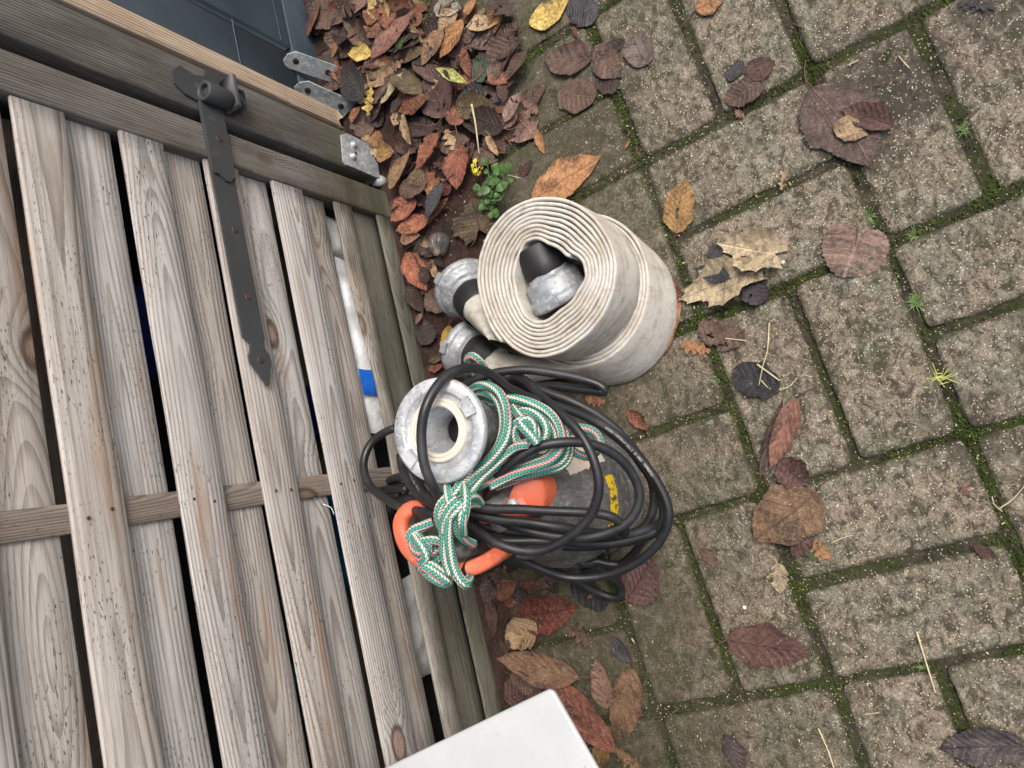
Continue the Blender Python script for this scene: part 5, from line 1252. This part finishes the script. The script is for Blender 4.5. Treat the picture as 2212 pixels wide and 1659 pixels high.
leaf((60, 560), (140, 450), 110, 'ovate', (.33, .16, .08), 'orange brown leaf between the two steel brackets', zb=.015, curl=.2, **W3)
leaf((240, 520), (390, 560), 90, 'ovate', 'brown', 'brown leaf lying behind the lower bracket', zb=.01, **W3)
leaf((360, 275), (330, 370), 70, 'ovate', (.27, .12, .04), 'small orange brown leaf right of the storage box corner', zb=.014, **W3)
leaf((1090, 740), (940, 420), 230, 'ovate', (.085, .045, .038), 'large wet dark brown leaf in the middle of the heap', zb=.013, curl=.15, **W3)
leaf((1320, 620), (1160, 650), 170, 'round', 'black', 'black wet leaf in the middle of the heap', zb=.010, curl=.1, **W3)
leaf((1450, 600), (1380, 790), 140, 'ovate', 'slate', 'dark slate leaf beside the pink speckled one', zb=.011, curl=.05, **W3)
leaf((1450, 790), (1562, 585), 105, 'ovate', (.27, .17, .14), 'pink speckled leaf at the right side of the heap', zb=.019, curl=.15, **W3)
leaf((1540, 700), (1400, 830), 160, 'ovate', 'pink', 'pinkish brown leaf under the pink speckled leaf', zb=.013, curl=.1, **W3)
leaf((1322, 845), (1415, 1005), 62, 'lance', 'tan', 'tan rolled leaf near the green weed', zb=.016, curl=1.1, **W3)
leaf((1025, 865), (870, 1090), 130, 'ovate', (.26, .085, .04), 'rust brown leaf with holes in the lower heap', zb=.019, curl=.3, bite=.05, **W3)
leaf((1165, 935), (1150, 1225), 190, 'ovate', (.27, .08, .045), 'broad rust red leaf in the lower heap', zb=.016, curl=.25, jag=.02, stem=[(1150, 860), (1130, 760)], **W3)
leaf((620, 1010), (735, 975), 110, 'ovate', 'ochre', 'ochre leaf right of the galvanised foot plate', zb=.018, curl=.4, **W3)
leaf((610, 850), (660, 960), 100, 'ovate', (.30, .15, .05), 'yellow brown leaf above the galvanised foot plate', zb=.014, curl=.4, **W3)
leaf((705, 1225), (835, 975), 95, 'ovate', (.30, .18, .08), 'ochre ribbed leaf right of the foot plate', zb=.023, curl=.45, **W3)
leaf((930, 1110), (800, 1270), 130, 'round', 'olive', 'dark olive leaf in the lower heap', zb=.017, curl=.2, **W3)
leaf((990, 1160), (955, 1275), 60, 'lance', (.32, .15, .05), 'small orange brown curled leaf in the lower heap', zb=.020, curl=.6, **W3)
leaf((1050, 1180), (930, 1425), 105, 'ovate', 'slate', 'grey black crumpled leaf hanging over the rust orange leaf', zb=.024, curl=.35, jag=.12, **W3)
leaf((880, 1290), (715, 1430), 140, 'ovate', (.28, .09, .05), 'rust leaf at the bottom end of the gate stile', zb=.016, curl=.2, **W3)
leaf((960, 1410), (745, 1500), 110, 'ovate', (.34, .11, .05), 'orange rust leaf below the rust one at the stile end', zb=.012, curl=.25, **W3)
leaf((1095, 1275), (935, 1440), 70, 'lance', 'rust', 'narrow shiny rust leaf left of the dark lobed leaf', zb=.010, curl=.4, **W3)
leaf((1290, 1480), (1240, 1280), 250, 'maple', (.095, .065, .035), 'dark olive brown lobed leaf above the hose roll', zb=.006, curl=.03, stem=[(1275, 1540), (1240, 1600)], **W3)
leaf((775, 1560), (905, 1520), 80, 'ovate', (.28, .14, .09), 'tan brown leaf left of the grass tuft', zb=.012, curl=.4, **W3)
leaf((700, 1340), (790, 1290), 60, 'ovate', 'brown', 'small brown leaf tucked at the end of the stile', zb=.02, curl=.4, **W3)
leaf((1100, 1190), (1040, 1270), 90, 'ovate', (.13, .035, .025), 'small wine red leaf between rust leaves', zb=.009, curl=.2, **W3)
leaf((320, 480), (450, 740), 165, 'ovate', (.33, .10, .05), 'rust orange leaf with a dark rotten patch beside the gate foot', zb=.010, curl=.15, **W5)
leaf((410, 590), (470, 660), 80, 'round', 'dark', 'dark rotten scrap on the rust orange leaf', zb=.016, curl=.1, **W5)
leaf((600, 955), (590, 1240), 150, 'ovate', 'gold', 'mustard yellow leaf with brown specks beside the hose couplings', zb=.004, curl=.1, jag=.05, **W5)
leaf((400, 930), (500, 1060), 150, 'round', (.06, .045, .04), 'dark brown leaf left of the mustard yellow leaf', zb=.004, curl=.05, **W5)
leaf((440, 760), (570, 860), 120, 'ovate', 'brown', 'brown leaf between gate foot and the first coupling', zb=.006, curl=.2, **W5)
leaf((340, 690), (430, 880), 110, 'ovate', 'dark', 'dark crumpled leaf tight against the gate foot', zb=.008, curl=.4, **W5)
leaf((460, 1250), (560, 1210), 50, 'lance', (.2, .07, .05), 'small red brown leaf under the mustard yellow leaf', zb=.002, curl=.4, **W5)
leaf((380, 950), (430, 870), 40, 'lance', 'pink', 'small pale pink leaf curl against the gate foot', zb=.014, curl=.7, **W5)
# ---- heap filler: small wet leaves nobody can tell apart, in lots of one look each
FILL = [('rust', 'rust brown crumpled leaf buried in the heap beside the gate post', 'rust leaves in the heap'), ('brown', 'plain brown crumpled leaf buried in the heap beside the gate post', 'brown leaves in the heap'),
        ('dark', 'dark wet leaf buried in the heap beside the gate post', 'dark leaves in the heap'), ('olive', 'dull olive brown leaf buried in the heap beside the gate post', 'olive leaves in the heap'),
        ('tan', 'faded tan leaf buried in the heap beside the gate post', 'tan leaves in the heap'), ('maroon', 'wine brown leaf buried in the heap beside the gate post', 'wine brown leaves in the heap')]
rs = random.Random(11)
polyA = [(660, 0), (1085, 0), (1120, 100), (1130, 230), (1060, 330), (1000, 420), (860, 430), (800, 330), (770, 250), (700, 160)]
polyB = [(850, 430), (1000, 420), (960, 500), (945, 620), (960, 800), (915, 800), (870, 560)]
polyC = [(1040, 1240), (1180, 1240), (1130, 1480), (1070, 1500), (1060, 1380)]
def inside(p, poly):
    c = False; n = len(poly)
    for i in range(n):
        (x1_, y1_), (x2_, y2_) = poly[i], poly[(i + 1) % n]
        if (y1_ > p[1]) != (y2_ > p[1]) and p[0] < (x2_ - x1_) * (p[1] - y1_) / (y2_ - y1_) + x1_: c = not c
    return c
def fill(poly, n, zmax, smin=34, smax=72, wts=(4, 5, 6, 2, 2, 3), nm=''):
    xs = [p[0] for p in poly]; ys = [p[1] for p in poly]; k = 0
    while k < n:
        p = (rs.uniform(min(xs), max(xs)), rs.uniform(min(ys), max(ys)))
        if not inside(p, poly): continue
        k += 1; a = rs.uniform(0, 6.28); l = rs.uniform(smin, smax); q = (p[0] + math.cos(a) * l * .5, p[1] + math.sin(a) * l * .5); p = (p[0] - math.cos(a) * l * .5, p[1] - math.sin(a) * l * .5)
        if P(*p, .01).x < -.70 and P(*p, .01).y < .60 or P(*q, .01).x < -.665 and P(*q, .01).y < .66: continue
        c, lab, gr = rs.choices(FILL, wts)[0]
        zc_ = P(*p, .01)
        if not nm: lab = lab.replace('in the heap beside the gate post', 'in the ' + ('far end of the heap by the storage box' if zc_.y > .80 and zc_.x < -.60 else 'top end of the heap by the paving' if zc_.y > .80 else 'heap beside the steel brackets' if zc_.y > .66 and zc_.x < -.58 else 'middle of the heap by the paving' if zc_.y > .66 else 'lower heap beside the foot plate' if zc_.x < -.56 else 'lower heap near the green weed')); gr = 'dead leaves in the heap'
        if nm: lab = lab.replace('buried in the heap beside the gate post', nm[0]); gr = gr.replace('in the heap', nm[1])
        sh = rs.choice(['ovate', 'ovate', 'round', 'lance', 'oak'])
        lab = lab.replace(' leaf ', {'ovate': ' oval leaf ', 'round': ' rounded leaf ', 'lance': ' narrow leaf ', 'oak': ' wavy leaf '}[sh], 1).replace('plain ', '').replace('crumpled ', '').replace('dull ', '')
        leaf(p, q, l * rs.uniform(.4, .75), sh, c, lab, group=gr, curl=rs.choice([.1, .25, .5, .9]), tilt=rs.uniform(-.6, .6), crk=1.3, zb=rs.uniform(0, zmax), bite=rs.choice([0, 0, .06]))
fill(polyA, 128, .016, 40, 84)
fill(polyB, 26, .007, 28, 55, nm=('in the strip between gate foot and hose roll', 'in the strip by the gate foot'))
fill(polyC, 16, .004, 30, 60, (2, 4, 6, 2, 1, 4), nm=('on the dark soil between pump and table', 'on the soil by the table'))
# ================================================================== stalks, weeds and small things
def stalk(pts, r, label, cs=zz, name='dry_stalk', mat=None, z=.003, zs=None):
    pp = [P(*cs(*q), max(.0015, (zs[i] if zs else z))) for i, q in enumerate(pts)]
    for q in pp: q.z = max(q.z, soilz(q.x, q.y) + .002)
    v, f, _ = tube(spline(pp, .004), lambda t: r * (1 - .4 * t), 7); props(mk(name, (v, f), mat or STRAW), label, 'stalk')
stalk([(1120, 1385), (1112, 1500), (1095, 1560), (1075, 1655)], .0009, 'long bent straw lying over the flat black leaf', z1, zs=[.003, .006, .006, .004])
stalk([(1068, 1562), (1110, 1592), (1165, 1632)], .0013, 'thick pale straw crossing the long bent straw', z1, z=.005)
stalk([(1085, 1630), (1130, 1670), (1200, 1660), (1240, 1620)], .0007, 'curved thin stalk on the flat black leaf', z1, z=.004)
stalk([(1752, 1075), (1790, 1200), (1832, 1335)], .0012, 'straight pale straw on the lower right paving', z2)
stalk([(1330, 1490), (1370, 1580), (1400, 1670)], .0011, 'straight pale straw running off the bottom edge', z2)
stalk([(1385, 695), (1430, 675), (1475, 662)], .0009, 'short pale straw beside the small bright orange lobed leaf', z2)
stalk([(2100, 550), (2160, 510), (2215, 450)], .0008, 'thin pale straw at the right edge', z2)
stalk([(2075, 495), (2085, 530), (2120, 560)], .0007, 'short bent straw near the right edge', z2)
stalk([(1525, 1430), (1590, 1422)], .0008, 'short straw above the deeply veined leaf', z2)
stalk([(1455, 280), (1502, 258)], .0009, 'short yellow straw in the mossy joint at the top', z1)
stalk([(1560, 370), (1620, 355), (1685, 335)], .0009, 'orange stalk near the folded dark leaf', z1, mat=STEM)
stalk([(1675, 240), (1700, 270), (1722, 292)], .0008, 'pale bent straw above the orange stalk', z1)
stalk([(930, 1450), (1020, 1460)], .0009, 'straw lying across the flat crumpled brown leaf', z1, z=.006)
stalk([(1210, 95), (1240, 110), (1280, 125)], .0008, 'dark thin stalk at the top of the paving', z1, mat=STEM)
stalk([(1245, 675), (1270, 800), (1285, 920), (1295, 1000)], .0016, 'upright bleached stalk rising from the heap above the green weed', z2r, zs=[.05, .04, .035, .03])
stalk([(870, 800), (960, 815), (1030, 800)], .0010, 'thin dark twig in the middle of the heap', z2r, zs=[.035, .036, .034], mat=STEM)
stalk([(1000, 845), (1040, 780), (1090, 735)], .0010, 'brown leaf stalk in the middle of the heap', z2r, zs=[.034, .036, .034], mat=STEM)
stalk([(1480, 1135), (1550, 1152)], .0012, 'short tan stalk beside the green weed', z2r, z=.01)
stalk([(1980, 1575 + 0), (2040, 1585), (2078, 1618)], .0010, 'white curved thread on the gate batten', lambda x, y: (x * .33335, 553 + y * .33335)) if False else None
th = spline([Vector((XF + .0012, .058, .292)), Vector((XF + .004, .052, .283)), Vector((XF + .0012, .043, .277))], .003)
v, f, _ = tube(th, .0006, 6); props(mk('white_thread', (v, f), WHITEP), 'short white thread caught on a slat by the batten', 'thread')
def weed(cs, stems, label, name, mat, base, leafs=True, sz=.012, cat='weed', sprig=5):
    r = empty(name, tuple(P(*cs(*base), .01)), label, cat); V, F = [], []; SV = []
    rr_ = random.Random(len(label))
    for (x, y, z), in [(s_,) for s_ in stems]:
        b = P(*cs(*base), .012); t = P(*cs(x, y), z); m = b.lerp(t, .5) + Vector((rr_.uniform(-.006, .006), rr_.uniform(-.006, .006), .006))
        pth = spline([b, m, t], .004); v, f, _ = tube(pth, .0009, 6); SV.append((v, f))
        if leafs:
            for k in range(sprig):
                q = pth[int((len(pth) - 1) * (.45 + .55 * k / max(1, sprig - 1)))]; a = rr_.uniform(0, 6.28); L = sz * rr_.uniform(.6, 1.15); n = len(V)
                d = Vector((math.cos(a), math.sin(a), rr_.uniform(-.1, .4))).normalized(); s_ = d.cross(Vector((0, 0, 1))).normalized()
                N = 6
                for i in range(N + 1):
                    tt = i / N; w_ = L * .42 * math.sin(math.pi * min(.97, tt * .9 + .08)) * (1 + .22 * (i % 2))
                    c = q + d * L * tt + Vector((0, 0, .12 * L * math.sin(tt * 3)))
                    V += [c - s_ * w_ + Vector((0, 0, .18 * w_)), c, c + s_ * w_ + Vector((0, 0, .18 * w_))]
                for i in range(N):
                    for j in (0, 1): F.append((n + i * 3 + j, n + i * 3 + j + 1, n + i * 3 + j + 4, n + i * 3 + j + 3))
    mk('stem', join(*SV), mat, r)
    if V: mk('foliage', (V, F), mat, r)
YEL = plain('yellow_leaf', (.55, .45, .04), .6)
weed(z2r, [(1350, 1070, .045), (1400, 1090, .04), (1440, 1130, .035), (1490, 1110, .03), (1480, 1180, .04), (1440, 1220, .04), (1400, 1270, .035), (1270, 1200, .03), (1410, 1190, .045), (1340, 1350, .02), (1420, 1380, .02)], 'green weed with toothed leaves between the leaf heap and the hose roll', 'weed_plant', GREEN, (1360, 1330), sz=.0135)
weed(z2r, [(1270, 1060, .04), (1285, 1100, .04), (1250, 1090, .035)], 'yellow withered weed leaves above the green weed', 'weed_plant', YEL, (1310, 1130), sz=.008, sprig=2)
def tuft(cs, c, n, ln, label, mat=GRASS, name='grass_tuft', seed=1, wd=.00045, up=.6):
    rr_ = random.Random(seed); V, F = [], []; b = P(*cs(*c), .004); b.z = max(.001, soilz(b.x, b.y)) - .001
    for _ in range(n):
        a = rr_.uniform(0, 6.28); L = ln * rr_.uniform(.5, 1.2); d = Vector((math.cos(a), math.sin(a), 0)); s_ = Vector((-d.y, d.x, 0)); o = b + Vector((rr_.gauss(0, ln * .12), rr_.gauss(0, ln * .12), 0)); k = rr_.uniform(.3, 1) * up; nn = len(V)
        for i in range(5): t = i / 4; q = o + d * L * t * (1 - k * .4) + Vector((0, 0, L * k * (t * 1.4 - t * t))); w_ = wd * (1 - t * .9); V += [q - s_ * w_, q + s_ * w_]
        F += [(nn + 2 * i, nn + 2 * i + 1, nn + 2 * i + 3, nn + 2 * i + 2) for i in range(4)]
    props(mk(name, (V, F), mat), label, 'grass')
tuft(z2r, (960, 60), 34, .045, 'grass tuft at the top edge inside the leaf heap', seed=3, up=1.0)
tuft(z3, (430, 430), 40, .030, 'grass tuft beside the crushed clear plastic', seed=4, up=.9)
tuft(z1, (1940, 550), 24, .014, 'small green tuft in the joint right of the largest purple leaf', seed=5)
tuft(z1, (1545, 925), 24, .015, 'small green tuft in the joint above the heart shaped linden leaf', seed=6)
tuft(z1, (1740, 1295), 44, .017, 'bright green tuft in the long joint below the linden leaf', seed=7, wd=.0006)
tuft(z1, (1740, 1010), 20, .013, 'small green tuft in the joint right of the linden leaf', seed=8)
tuft(z1, (1850, 1620), 22, .024, 'yellow green sprout at the end of the long joint near the right edge', seed=9, wd=.0007, mat=plain('yellow_sprout', (.42, .45, .12), .6))
tuft(z1, (880, 1630), 18, .010, 'small green tuft left of the flat black leaf', seed=10)
tuft(z2, (1775, 1230), 22, .010, 'small green tuft where the straight straw crosses the joint', seed=12)
# crushed clear plastic
cc = P(*z3(540, 435), .022); v, f = lathe([(0, -.018), (.010, -.017), (.0150, -.010), (.0165, 0), (.0155, .010), (.011, .017), (.0, .020)], cc, (.35, .9, .05), 28, lump=.25)
nb = [(x, y, max(z, .004)) for x, y, z in v]
o = mk('plastic_cup', (nb, f), CLEAR); props(o, 'crushed clear plastic beside the rust coloured leaves', 'plastic')
vs_ = lathe([(.002, 0), (.0028, .0012), (.0022, .003), (0, .0033)], P(*z1(1178, 1125), .001), (0, 0, 1), 10); props(mk('white_pebble', vs_, WHITEP), 'tiny white pebble right of the pale cream crumpled leaf', 'pebble')
vs_ = lathe([(.0018, 0), (.0026, .0012), (.0022, .003), (0, .0033)], P(*z2(1015, 970), .001), (0, 0, 1), 10); props(mk('white_pebble', vs_, WHITEP), 'tiny white pebble above the large smooth purple leaf', 'pebble')
